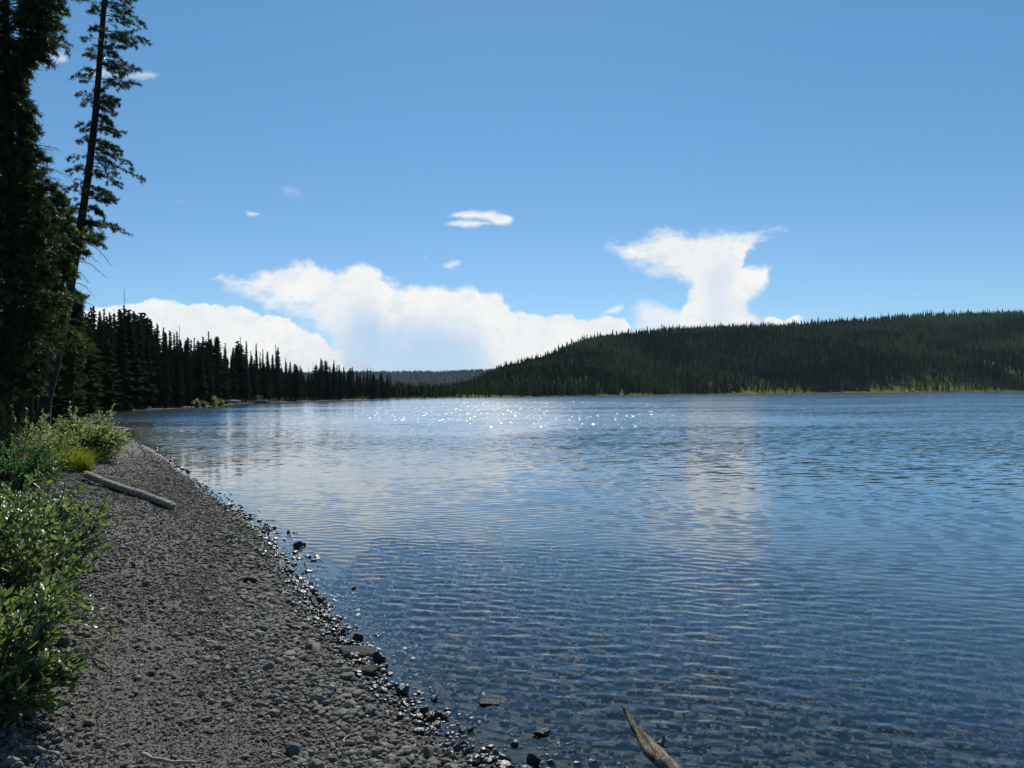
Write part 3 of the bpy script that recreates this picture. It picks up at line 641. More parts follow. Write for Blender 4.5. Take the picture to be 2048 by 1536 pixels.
class Tree:
    def __init__(s, seed): s.q = np.random.default_rng(seed); s.w = []; s.tp = []; s.td = []; s.ts = []; s.dead = []
    def branch(s, o, d, L, droop=.2, r0=.02, sub=8, subL=.4, tufts=5, start=.3, tsz=1.0, bare=False):
        q = s.q; d = d / np.linalg.norm(d); pth = branch_paths(o, d, L, droop, q); n = len(pth)
        if bare: s.dead.append([])
        (s.dead[-1] if bare else s.w).append(tube(pth, np.linspace(r0, r0 * .25, n), 4, False))
        for k in range(sub):
            t_ = start + (1 - start) * (k + q.random() * .8) / sub; f = t_ * (n - 1); i = min(int(f), n - 2); p = pth[i] + (pth[i + 1] - pth[i]) * (f - i)
            tg = pth[i + 1] - pth[i]; tg /= np.linalg.norm(tg); sd = np.cross(tg, [0, 0, 1.0]) * (1 if k % 2 else -1) + np.array([0, 0, q.normal(.05, .35)])
            dv = tg * q.uniform(.5, 1.0) + sd * q.uniform(.5, 1.0); l = subL * L * (1.15 - .7 * t_) * q.uniform(.6, 1.2)
            sp_ = branch_paths(p, dv / np.linalg.norm(dv), l, .15 + (.25 if bare else 0), q, 4); (s.dead[-1] if bare else s.w).append(tube(sp_, np.linspace(r0 * .35, r0 * .15, 4), 3, False))
            if not bare:
                for m_ in range(tufts):
                    f2 = (.25 + .75 * (m_ + q.random()) / tufts) * 3; i2 = min(int(f2), 2); pp = sp_[i2] + (sp_[i2 + 1] - sp_[i2]) * (f2 - i2)
                    s.tp.append(pp); s.td.append(sp_[i2 + 1] - sp_[i2] + q.normal(0, .35, 3) * l * .33 + [0, 0, .06 * l]); s.ts.append(tsz * q.uniform(.7, 1.2))
        if not bare:
            for m_ in range(3): s.tp.append(pth[-1] - (pth[-1] - pth[-2]) * .4 * m_); s.td.append(pth[-1] - pth[-2]); s.ts.append(tsz)
    def build(s, root, tpath, trad, bark, needle, tuf):
        o = np.array(root.location)
        V, F = tube(np.asarray(tpath) - o, trad, 12, True, .035); obj('trunk', mesh('trunk', V, F, bark, True), root)
        V, F = join(s.w); obj('branches', mesh('branches', V - o, F, bark, True), root)
        for dd_ in s.dead: V, F = join(dd_); obj('dead_branch', mesh('dead_branch', V - o, F, BARKG, True), root)
        P1, D1, S1 = np.array(s.tp), np.array(s.td), np.array(s.ts); Vs, Fs, A, n = [], [], [], 0
        for k, (tv, tf) in enumerate(tuf):
            sl_ = slice(k, None, len(tuf)); m_ = len(P1[sl_])
            V, F = scatter(tv, tf, P1[sl_], frames(D1[sl_], s.q.random(m_) * 6.28), S1[sl_]); Vs.append(V); Fs.append(F + n); n += len(V)
            A.append(np.repeat(np.clip(s.q.normal(.4, .3, m_), 0, 1), len(tv)))
        obj('crown', mesh('crown', np.concatenate(Vs) - o, np.concatenate(Fs), needle, False, attrs={'rnd': np.concatenate(A)}), root)
TUF = [tuft(18, .085, .010, 40 + k) for k in range(4)]
TUFD = [tuft(20, .11, .014, 60 + k, .9) for k in range(4)]
# the leaning pine
DP = 24.0; mpp = DP / FPX
tp_px = [(80,845),(90,800),(104,745),(120,680),(136,600),(150,522),(163,440),(178,340),(190,240),(198,140),(206,40),(212,-40),(222,-180),(232,-330),(238,-420)]
tp = np.array([atY(x, y, DP + .0012 * (845 - y)) for x, y in tp_px]); tp[0][2] = min(tp[0][2], G(tp[0][0], tp[0][1]) - .05)
tr_ = np.array([15, 13, 11.5, 10.2, 9, 8, 7.5, 7, 6.3, 5.8, 5.2, 4.8, 3.6, 2.2, .8]) * mpp
tk = np.linspace(0, len(tp) - 1, 60); tpf = np.array([np.interp(tk, range(len(tp)), tp[:, c]) for c in range(3)]).T; trf = np.interp(tk, range(len(tp)), tr_)
def on_trunk(path_px, path, y): return np.array([np.interp(-y, [-q[1] for q in path_px], path[:, c]) for c in range(3)])
T = Tree(21); q = T.q
for y, s_, L, el, dr in [(-30,1,70,.1,.15),(12,1,82,.22,.2),(30,1,75,.05,.1),(62,1,85,.12,.2),(66,1,60,-.1,.15),(112,1,80,.15,.15),(118,1,76,-.05,.25),(128,1,60,-.35,.1),(158,1,72,.0,.15),(185,1,38,-.2,.2),(205,1,44,.15,.3),(228,1,36,-.3,.3),
        (262,1,60,.25,.35),(285,1,50,.0,.3),(305,1,70,.0,.25),(325,1,98,.05,.28),(345,1,70,-.2,.25),(372,1,64,-.05,.35),(398,1,55,.2,.2),(412,1,42,-.25,.2),(446,1,85,-.02,.18),(452,1,55,.25,.3),(478,1,40,.1,.3),
        (10,-1,28,.1,.2),(78,-1,36,.05,.1),(92,-1,30,-.3,.1),(140,-1,24,.2,.1),(165,-1,28,.1,.2),(190,-1,40,.3,.3),(196,-1,34,.1,.4),(262,-1,28,.4,.2),(276,-1,30,.0,.2),(315,-1,40,.1,.15),(330,-1,22,-.3,.1),(420,-1,16,.2,.1),(440,-1,18,-.1,.1)]:
    o_ = on_trunk(tp_px, tp, y); dv = np.array([s_, q.normal(0, .35), el]); big_ = s_ > 0
    T.branch(o_, dv, L * mpp, dr, .016 if big_ else .009, 11 if big_ else 6, .46 if big_ else .35, 7 if big_ else 3, .15 if big_ else .35, 1.15)
    if big_:
        T.branch(o_ + [0, 0, .05], np.array([s_ * .7, q.choice([-1, 1]) * .8, el + .1]), L * mpp * .75, dr, .012, 8, .42, 6, .2, 1.15)
for y in np.arange(-400, -40, 16): T.branch(on_trunk(tp_px, tp, y), np.array([q.normal(), q.normal(), .25]), q.uniform(40, 80) * mpp * (1 if y > -250 else .6), .2, .013, 7, .4, 4, .25)
for y in np.arange(-20, 485, 11):
    a_ = q.random() * 6.283; T.branch(on_trunk(tp_px, tp, y), np.array([math.cos(a_) + .55, math.sin(a_), q.uniform(-.2, .3)]), q.uniform(26, 52) * mpp, .3, .010, 6, .45, 5, .15, 1.1)
for y, L, dr in [(400,30,.1),(490,75,.9),(508,48,.7),(525,60,.8),(568,52,.8),(585,40,.6),(602,50,.5),(545,40,.9),(690,60,.4),(640,40,.5)]:
    T.branch(on_trunk(tp_px, tp, y), np.array([1, q.normal(0, .3), .35]), L * mpp, dr, .014, 7, .35, 0, .3, bare=True)
root = thing('pine_tree', 'tall sparse pine leaning over the beach, branches mostly on the lake side', 'tree', tp[0])
T.build(root, tpf, trf, BARK, NEEDLE, TUF)
# dense pines at the picture's edge
def dense_tree(label, D, tpx, trad_px, prof, y0, y1, step, nb, seed, needle, bare=(), side_only=None, group=None, tsz=1.0, tuf=TUFD, sub=7, tufts=5):
    m_ = D / FPX; path = np.array([atY(x, y, D) for x, y in tpx]); path[0][2] = min(path[0][2], G(path[0][0], path[0][1]) - .05)
    T = Tree(seed); q = T.q
    for y in np.arange(y0, y1, step):
        W_ = np.interp(y, [p[0] for p in prof], [p[1] for p in prof]) * m_
        o_ = on_trunk(tpx, path, y)
        for k in range(nb):
            a_ = (k + q.random()) / nb * 6.283; L = W_ * q.uniform(.65, 1.1)
            T.branch(o_ + [0, 0, q.normal(0, .04)], np.array([math.cos(a_), math.sin(a_), q.uniform(-.05, .5)]), max(L, .15), q.uniform(.15, .4), .012, sub, .42, tufts, .25, tsz)
    for y, L, el, dr in bare: T.branch(on_trunk(tpx, path, y), np.array([1, q.normal(0, .2), el]), L * m_, dr, .014, 11, .35, 0, .4, bare=True)
    for y, L, el, dr in (side_only or []): T.branch(on_trunk(tpx, path, y), np.array([1, q.normal(0, .15), el]), L * m_, dr, .018, 12, .38, 5, .3, tsz)
    root = thing('pine_tree', label, 'tree', path[0], group); T.build(root, path, np.array(trad_px) * m_, BARK, needle, tuf); return root
dense_tree('dense dark pine at the picture edge with bare twigs reaching over the beach', 16.0,
    [(6,900),(14,760),(22,620),(26,450),(18,250),(10,0),(5,-250)], [14, 13, 12, 10, 8, 6, 2],
    [(-250,20),(-150,80),(0,122),(60,108),(110,74),(165,32),(205,40),(245,60),(300,54),(360,76),(450,88),(600,95),(700,90),(780,55)], -240, 770, 14, 6, 31, NEEDLE,
    bare=[(110,75,.0,.1),(120,90,.1,.15),(190,55,-.1,.1),(205,60,.1,.2),(235,60,-.1,.0),(290,95,.1,.15),(300,80,.2,.2),(330,105,.15,.25),(345,90,.0,.1),(370,120,.1,.1),(60,60,-.3,.1),(580,60,.1,.3),(640,70,.1,.3)],
    side_only=[(-40,150,.0,.25),(-30,165,.15,.35),(10,115,.0,.2),(30,120,.1,.35),(60,95,.0,.3),(90,75,-.1,.2)])
dense_tree('bushy young pine with rounded top between the edge pine and the leaning pine', 20.0,
    [(50,850),(64,700),(84,560),(104,460),(114,392)], [9, 8, 6.5, 4, 1],
    [(392,10),(410,24),(440,36),(480,56),(520,54),(560,50),(620,46),(680,36),(710,26)], 396, 705, 13, 6, 33, NEEDLEY,
    side_only=[(470,88,.1,.1),(480,84,.2,.15),(505,76,.1,.1),(545,64,.1,.1),(596,76,.0,.0),(650,80,.15,.35),(668,112,.1,.3),(684,100,.05,.25)])
dense_tree('shaded pine standing behind the edge pine, deep in the near trees', 27.0,
    [(40,850),(44,700),(48,520),(52,330)], [9, 8, 6, 1],
    [(330,8),(400,34),(500,60),(620,70),(760,55)], 340, 780, 15, 5, 35, NEEDLE)
dense_tree('dark pine behind the leaning trunk, its lower limbs hanging over the shrubs', 31.0,
    [(140,830),(142,730),(146,640),(150,575)], [6, 5.5, 4, 1],
    [(575,6),(620,16),(680,26),(740,30),(770,24)], 585, 770, 12, 5, 37, NEEDLE)
dense_tree('tall dark pine at the back of the near trees beside the picture edge', 36.0,
    [(-30,850),(-28,600),(-20,300),(-15,150)], [7, 6, 4, 1],
    [(150,8),(300,30),(500,50),(780,55)], 160, 790, 18, 5, 39, NEEDLE)

# ------------------------------------------------------------------ shrubs
def leafmesh(fold=.25, n=4, wide=.4):
    """a lance-shaped leaf with a folded midrib along x, unit length"""
    xs = np.linspace(0, 1, n + 1); ww = np.sin(np.pi * xs ** .8) ** .9; V, F = [], []
    for x, q_ in zip(xs, ww): V += [[x, -q_ * .5, q_ * fold * .5 - .12 * x * x], [x, 0, -.12 * x * x], [x, q_ * .5, q_ * fold * .5 - .12 * x * x]]
    for k in range(n):
        a = 3 * k; F += [[a, a + 3, a + 4], [a, a + 4, a + 1], [a + 1, a + 4, a + 5], [a + 1, a + 5, a + 2]]
    return np.array(V), np.array(F)
def shrub(name, label, c, rx, ry, h, nst, nlf, L, Wd, mat, seed, cat='shrub', lean=(0, 0), up=.25, nseg=3, t0=.22, flat=.5, sag=.25):
    q = np.random.default_rng(seed); root = thing(name, label, cat, c); wd_, P1, D1, S1 = [], [], [], []
    for k in range(nst):
        a_ = q.random() * 6.283; e = q.random() ** .5; tip = np.array([math.cos(a_) * rx * e + lean[0], math.sin(a_) * ry * e + lean[1], h * (1 - .55 * e ** 2) * (q.uniform(.55, 1.05) if k % 3 else q.uniform(.15, .6))])
        b_ = np.array([math.cos(a_) * rx * .25 * e, math.sin(a_) * ry * .25 * e, -.03]); tt = np.linspace(0, 1, 7)[:, None]
        pth = b_ + (tip - b_) * tt + np.array([0, 0, sag * h]) * (tt * (1 - tt)) * 1.6 + q.normal(0, .02 * h, (7, 3)) * tt
        wd_.append(tube(pth, np.linspace(.0085, .003, 7) * (h ** .5), 4, False)); twigs = [pth]
        for j in range(4):
            i_ = q.integers(2, 6); dv = (pth[6] - pth[3]) * .6 + q.normal(0, .18, 3) * h; tp_ = pth[i_] + dv * np.linspace(0, .75, 5)[:, None]; wd_.append(tube(tp_, np.linspace(.004, .002, 5) * (h ** .5), 3, False)); twigs.append(tp_)
        for m_ in range(nlf):
            tw = twigs[q.integers(0, 5)]; f = (t0 + (1 - t0) * q.random()) * (len(tw) - 1); i_ = min(int(f), len(tw) - 2); pp = tw[i_] + (tw[i_ + 1] - tw[i_]) * (f - i_)
            tg = tw[i_ + 1] - tw[i_]; tg = tg / np.linalg.norm(tg); dv = tg * .8 + q.normal(0, .6, 3) * [1, 1, flat] + [0, 0, up]
            P1.append(pp); D1.append(dv); S1.append([L * q.uniform(.6, 1.15), Wd * q.uniform(.7, 1.2), Wd])
    V, F = join(wd_); obj('stems', mesh('stems', V, F, STEM, True), root)
    lv, lf = leafmesh(n=nseg); n = len(P1)
    V, F = scatter(lv, lf, np.array(P1), frames(np.array(D1), q.normal(0, .7, n)), np.array(S1))
    obj('leaves', mesh('leaves', V, F, mat, True, attrs={'rnd': np.repeat(q.random(n), len(lv))}), root); return root
def gp(px, py):
    p = onground(px, py); p[2] = G(p[0], p[1]); return p
def gxy(px, D): x = (px - 1024) / FPX * D; return np.array([x, D, G(x, D)])
shrub('willow_shrub', 'leafy willow shrub at the corner of the beach, nearest its dark shadow', gxy(-50, 4.35), .46, .5, .82, 85, 70, .080, .026, WILLOW, 71)
shrub('willow_shrub', 'broad willow shrub with pale shining leaves spilling over the pebbles', gxy(-40, 5.7), .68, .72, 1.0, 125, 80, .082, .026, WILLOW, 72)
shrub('willow_shrub', 'silvery willow shrub beside the hidden end of the log', gxy(40, 7.6), .72, .8, .95, 115, 80, .088, .027, WILLOW, 73, lean=(.1, 0))
shrub('willow_shrub', 'low willow shrub at the frame edge under the emerald bush', gxy(-60, 9.6), 1.0, .9, .8, 80, 70, .07, .022, WILLOW, 74)
shrub('olive_shrub', 'round olive green shrub at the water edge below the leaning pine', gxy(168, 23.0), 1.2, 1.15, 1.3, 180, 130, .085, .036, WILLOWD, 75, up=.15)
shrub('olive_shrub', 'paler loose shrub between the emerald bush and the leaning trunk', gxy(88, 20.0), .8, .8, 1.15, 90, 70, .08, .030, WILLOWD, 76, up=.3)
shrub('emerald_bush', 'dense emerald green bush at the picture edge', gxy(25, 14.6), 1.05, .9, .98, 170, 110, .045, .026, EMER, 77, up=.4, nseg=2)
shrub('yellow_sapling', 'small sapling with yellow green leaves above the emerald bush', gxy(20, 15.4), .40, .35, 1.75, 26, 60, .06, .045, YELL, 78, t0=.6, up=.1)
shrub('olive_shrub', 'small leafy shrub in the shade under the edge pine', gxy(0, 18.0), 1.1, 1.0, 1.3, 90, 60, .07, .03, WILLOWD, 79, up=.3)
# grass clump
def grass_clump(label, c, rx, ry, h, n, seed):
    q = np.random.default_rng(seed); a = q.random(n) * 6.283; e = q.random(n) ** .5; b = np.stack([np.cos(a) * rx * e, np.sin(a) * ry * e, np.zeros(n)], 1)
    b[:, 2] = ground(b[:, 0] + c[0], b[:, 1] + c[1]) - c[2] - .01; hh = h * q.uniform(.5, 1.1, n); dr = np.stack([q.normal(0, .35, n), q.normal(0, .35, n), np.ones(n)], 1)
    s_ = np.stack([np.cos(a * 3), np.sin(a * 3), np.zeros(n)], 1) * .006; m1 = b + dr * hh[:, None] * .55 * [[.6, .6, 1]]; m2 = b + dr * hh[:, None] * [[1.2, 1.2, .95]]
    V = np.stack([b - s_, b + s_, m1 - s_ * .8, m1 + s_ * .8, m2], 1).reshape(-1, 3); k = np.arange(n)[:, None] * 5
    F = np.concatenate([k + [0, 1, 3], k + [0, 3, 2], k + [2, 3, 4]])
    o_ = obj('grass_clump', mesh('grass_clump', V, F, GRASS, False, attrs={'rnd': np.repeat(q.random(n), 5)})); o_.location = c; return tag(o_, label, 'grass clump')
grass_clump('yellow green grass clump on the gravel in front of the olive shrub', gxy(138, 19.6), .50, .45, .62, 1500, 81)

# ------------------------------------------------------------------ conifers along the far shores
def spire(seed, Rr, dens=1.0, crown0=.06, pointy=1.0, hgt=17.0):
    """one slender conifer, 17 m tall: trunk (V,F), crown (V,F)"""
    q = np.random.default_rng(seed); tv, tf = tube([(0, 0, -.6), (0, 0, 3), (.05, 0, 9), (0, .05, hgt - .3)], [.2, .17, .11, .02], 6)
    P, F = [], []; z = crown0 * hgt
    while z < hgt - .25:
        f = (hgt - z) / (hgt * (1 - crown0)); rad = Rr * (f ** pointy) * (1.0 if f < .85 else .75) + .12; nb = 6 if f > .2 else 5; a0 = q.random() * 6.28
        for k in range(nb):
            if q.random() > dens: continue
            a = a0 + k / nb * 6.283 + q.normal(0, .25); L = rad * q.uniform(.45, 1.25); d = np.array([math.cos(a), math.sin(a), 0]); s_ = np.array([-d[1], d[0], 0])
            el = q.uniform(-.35, .15) - .25 * f; zz = z + q.normal(0, .1); o_ = np.array([0, 0, zz]); tip = o_ + d * L + [0, 0, el * L]
            wd_ = L * .30 + .05; b = len(P); mid_ = o_ + (tip - o_) * .55
            P += [o_ + [0, 0, .10], mid_ + s_ * wd_ + [0, 0, -.10 * L - .05], mid_ - s_ * wd_ + [0, 0, -.10 * L - .05], tip, o_ + [0, 0, -.22 - .1 * L], mid_ + [0, 0, .07], o_ + (tip - o_) * .8 + s_ * wd_ * .9 + [0, 0, -.2], o_ + (tip - o_) * .8 - s_ * wd_ * .9 + [0, 0, -.2]]
            F += [[b, b + 1, b + 5], [b, b + 5, b + 2], [b + 5, b + 1, b + 6], [b + 5, b + 6, b + 3], [b + 5, b + 3, b + 7], [b + 5, b + 7, b + 2], [b, b + 4, b + 3]]
        z += q.uniform(.26, .42) * (.7 + .5 * f)
    P += [np.array([.05, 0, hgt - .9]), np.array([-.05, .04, hgt - .9]), np.array([0, 0, hgt])]; F += [[len(P) - 3, len(P) - 2, len(P) - 1]]
    return (tv, tf), (np.array(P), np.array(F))
SPI = []
for k in range(12):
    (tv, tf), (cv, cf) = spire(200 + k, [1.3, 1.6, 1.1, 1.9, 1.45, 1.2][k % 6], [1, .92, .8, 1, .95, .62][k % 6], [.05, .1, .04, .08, .22, .12][k % 6], [1, .75, 1.1, .8, .6, .9][k % 6])
    q = np.random.default_rng(k)
    SPI.append((mesh('trunk', tv, tf, BARK, True), mesh('crown', cv, cf, SPRUCE, False, attrs={'rnd': q.random(len(cv))})))
SMALL = []
for k in range(6):
    (tv, tf), (cv, cf) = spire(300 + k, [1.5, 1.9, 1.3, 2.1, 1.7, 1.2][k], .9, .05, .8)
    V, F = join([(tv, tf), (cv, cf)]); nt = sum(len(f) for f in tf)
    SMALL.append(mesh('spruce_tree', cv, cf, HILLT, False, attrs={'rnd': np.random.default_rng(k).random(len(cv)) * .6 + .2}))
def snag_mesh(seed, hgt=12.0, stubs=10):
    q = np.random.default_rng(seed); parts = [tube([(0, 0, -.4), (.03, 0, hgt * .5), (.06, .04, hgt)], [.13, .09, .025], 6)]
    for k in range(stubs):
        z = hgt * q.uniform(.3, .97); a = q.random() * 6.28; L = q.uniform(.2, .9) * (1.1 - z / hgt * .7); parts.append(tube([(0, 0, z), (math.cos(a) * L, math.sin(a) * L, z + q.uniform(-.25, .1) * L)], [.025, .01], 3, False))
    V, F = join(parts); return mesh('snag', V, F, BARKG, True)
SNAG = [snag_mesh(400 + k, stubs=[14, 4, 24, 8][k]) for k in range(4)]
LTOP = [(100,560),(150,590),(165,606),(200,614),(250,610),(290,622),(310,640),(340,656),(380,664),(418,662),(450,676),(480,675),(515,686),(530,694),(555,690),(580,712),(600,714),(620,735),(640,716),(670,718),(690,730),(705,728),(740,734),(765,738),(782,746),(790,770),(810,780)]
GL = 'dark conifers crowded along the shore behind the boat'
def forest_tree(px, D, top, label, k, group=None, fat=1.0):
    x = (px - 1024) / FPX * D; z = G(x, D); H_ = D * (hor(px) - top) / FPX + 2 - z
    root = thing('spruce_tree', label, 'tree', (x, D, z), group); s_ = H_ / 17.0
    for me, nm in zip(SPI[k % 12], ('trunk', 'crown')):
        o_ = obj(nm, me, root)
    root.scale = (s_ * fat, s_ * fat, s_); root.rotation_euler = (rng.normal(0, .012), rng.normal(0, .012), rng.random() * 6.28); return root
shoreL = [(150,834),(200,827),(250,822.5),(300,820),(350,817.5),(400,815),(440,812),(470,808.5),(520,806),(560,804.6),(620,802.8),(700,800.6),(760,798.2),(800,797.5)]
def shoreD(px): return 2.0 * FPX / (ip(shoreL, px) - hor(px)) if px < 740 else ip(SHR, px)
feat = [(248,.10,608,'tallest broad spruce of the shore stand, topped by a bare spike',3,1.15),(189,.10,611,'pointed spruce just beyond the leaning pine',1,1.1),(217,.16,626,'thin gappy spruce between two tall ones, sky showing through',5,1.0),
        (272,.12,628,'slim spruce with short bare looking arms beside the spiked one',5,.8),(290,.14,622,'twin looking tall spruce right of the spiked spruce',4,1.0),(418,.16,661,'narrow spruce rising above its neighbours before the canoe',0,1.0),
        (480,.14,673,'sharp spruce standing over the canoe',2,1.0),(513,.12,685,'pointed spruce directly behind the moored boat',0,1.1),(555,.12,688,'isolated sharp spruce top past the moored boat',2,1.1),
        (641,.05,716,'full spruce of the outer clump where the stand thins',1,1.2),(668,.06,718,'darkest pointed spruce in the outer clump',0,1.3),(705,.05,732,'rounded spruce near the outer end of the stand',3,1.1),(741,.05,738,'last tall spruce at the outer end of the stand',1,1.0)]
for px, f, top, lab, k, fat in feat: forest_tree(px, shoreD(px) * (1 + f), top, lab, k, None, fat)
GK = 'young dark conifers filling the gap behind the near trees'
for k, (px, D, top) in enumerate([(-40,40,420),(-5,46,500),(25,38,560),(48,52,540),(70,44,600),(92,58,560),(112,50,620),(130,62,590),(148,70,600),(160,84,608),(60,33,690),(20,30,680),(105,36,690),(134,40,700),(-20,34,640),(172,96,625)]):
    forest_tree(px, D, top, 'young dark conifer in the shaded gap behind the near pines', k, GK, 1.7 if top < 650 else 2.6)
q = np.random.default_rng(55); npl = 0
for row, (f0, dy0, dy1, step) in enumerate(((.025, 14, 66, 9.5), (.09, 2, 36, 9), (.20, 0, 22, 10))):
    px = 128.0
    while px < 784:
        pxx = px + q.normal(0, 3); D = shoreD(pxx) * (1 + f0 + .03 * q.random()); top = ip(LTOP, pxx) + q.uniform(dy0, dy1) * min(1, (hor(pxx) - ip(LTOP, pxx)) / 90)
        if row == 0 and (446 < pxx < 484 or 500 < pxx < 544): px += step; continue
        forest_tree(pxx, D, top, 'dark conifer crowded among many alike in the stand along the shore behind the boat', int(q.integers(0, 12)), GL, q.uniform(1.1, 1.9) * (1.35 if pxx > 580 else 1)); npl += 1
        px += step * q.uniform(.6, 1.4) * (1 if px < 560 else .9)
def snag(px, D, top, label, group=None, k=0, thin=1.0):
    x = (px - 1024) / FPX * D; z = G(x, D); H_ = D * (hor(px) - top) / FPX + 2 - z; o_ = obj('snag', SNAG[k % 4]); s_ = H_ / 12
    o_.location = (x, D, z); o_.scale = (s_ * thin, s_ * thin, s_); o_.rotation_euler = (rng.normal(0, .02), rng.normal(0, .02), rng.random() * 6); return tag(o_, label, 'dead tree', group)
snag(247, shoreD(247) * 1.105, 577, 'bare spike of a dead trunk above the tallest spruce', k=1, thin=.7)
snag(227, shoreD(227) * 1.2, 618, 'very thin dead pole beside the gappy spruce', k=1, thin=.6)
snag(355, shoreD(355) * 1.13, 650, 'dead tree with short bare arms above the middle of the stand', k=2)
snag(470, shoreD(470) * 1.2, 682, 'thin dead pole between the spruces over the canoe', k=3, thin=.8)
GSN = 'thin dead trunks at the outer end of the shore stand'
for k, px in enumerate([618, 624, 632, 655, 682, 688, 694, 716, 722, 728, 733, 748, 753, 758, 764]):
    snag(px, shoreD(px) * 1.25, ip([(600,728),(640,722),(690,730),(764,745)], px) + q.uniform(-4, 14), 'thin grey dead trunk among those thinning out at the end of the shore stand', GSN, k, .8)
GSF = 'thin dead trunks standing before the far hill'
for k, px in enumerate([838, 868, 880, 888, 896, 905, 914, 922, 930, 942]): snag(px, 720 + 12 * k, q.uniform(735, 752), 'faint thin dead trunk standing out against the blue hill', GSF, k, 1.2)

# shoreline trees below the hill
GR = 'conifers at the water edge below the wooded hill'
q = np.random.default_rng(66); px = 792.0; nr_ = 0
def shore_tree(px, dd_, H_, k, fat):
    global nr_
    D = ip(SHR, px) + dd_; x = (px - 1024) / FPX * D; o_ = obj('spruce_tree', SMALL[k % 6]); o_.location = (x, D, G(x, D) - .3); s_ = H_ / 17
    o_.scale = (s_ * fat, s_ * fat, s_); o_.rotation_euler = (0, 0, q.random() * 6.28); nr_ += 1
    tag(o_, 'dark conifer at the far water edge below the wooded hill', 'tree', GR)
while px < 2100:
    gap = vn(np.array(px / 38.0), np.array(4.2)) > .12
    if not gap or q.random() < .15: shore_tree(px + q.normal(0, 3), 4 + abs(q.normal(0, 18)), q.uniform(10, 18) * (.62 if px < 900 else .78 if px < 1000 else 1), int(q.integers(0, 6)), q.uniform(.9, 1.5))
    px += q.uniform(3.5, 11)
# the wooded hill as one mass
def lowtree(seed):
    q = np.random.default_rng(seed); P, F = [], []; n = 7; H_ = 1.0
    for k in range(6):
        z0 = .04 + k * .155; z1 = min(1.0, z0 + .28); r_ = .13 * (1 - k / 6.6) * q.uniform(.8, 1.2); b = len(P); a0 = q.random() * 6.28
        P.append([q.normal(0, .008), q.normal(0, .008), z1])
        for j in range(n): rj = r_ * q.uniform(.45, 1.2); P.append([math.cos(a0 + j / n * 6.283) * rj, math.sin(a0 + j / n * 6.283) * rj, z0 + q.normal(0, .02)])
        for j in range(n): F.append([b, b + 1 + j, b + 1 + (j + 1) % n])
    return np.array(P), np.array(F)
LOWT = [lowtree(700 + k) for k in range(8)]
def mass(name, x, y, h, mat, fat=1.0, seed=0):
    q = np.random.default_rng(seed); z = ground(x, y) - .4; Vs, Fs, A, n = [], [], [], 0
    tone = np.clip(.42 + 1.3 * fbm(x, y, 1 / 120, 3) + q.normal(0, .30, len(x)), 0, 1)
    for k in range(8):
        s_ = slice(k, None, 8); p = np.stack([x[s_], y[s_], z[s_]], 1); hh = h[s_]; f = q.uniform(.8, 1.35, len(hh)) * fat
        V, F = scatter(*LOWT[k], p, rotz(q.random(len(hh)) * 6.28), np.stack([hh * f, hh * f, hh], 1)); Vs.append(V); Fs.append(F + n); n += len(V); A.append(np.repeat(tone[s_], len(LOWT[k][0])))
    return tag(obj(name, mesh(name, np.concatenate(Vs), np.concatenate(Fs), mat, False, attrs={'rnd': np.concatenate(A)})), kind='stuff')
n = 44000; px = q.uniform(740, 2130, n); tq = q.random(n) ** .8 * 1.06; D = ip(SHR, px) + 12 + tq * (ip(RDG, px) - ip(SHR, px)); x = (px - 1024) / FPX * D; y = D
d = sdist(x, y); md1, md2 = meadow(x, y, d, px); k = (d > 6) & (q.random(n) > np.maximum(md1 * .93, md2 * .6))
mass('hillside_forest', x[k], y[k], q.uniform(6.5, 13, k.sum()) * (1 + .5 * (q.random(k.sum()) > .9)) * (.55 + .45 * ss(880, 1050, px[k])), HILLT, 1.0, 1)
n = 6000; px = q.uniform(500, 1250, n); D = q.uniform(3700, 5650, n); mass('distant_forest', (px - 1024) / FPX * D, D, q.uniform(11, 18, n), leafy('distant_needles', (.010, .020, .010), (.034, .052, .024), .2, .9, .0), 2.2, 2)
# forest behind the shore stand
n = 900; px = q.uniform(60, 800, n); D = np.array([shoreD(p) for p in px]) * q.uniform(1.25, 1.9, n); x = (px - 1024) / FPX * D
hh = np.clip(D * (hor(px) - ip(LTOP, px) - 28) / FPX + 2 - ground(x, D), 5, 20) * q.uniform(.7, 1, n); mass('forest_behind_shore', x, D, hh, SPRUCE, .9, 3)

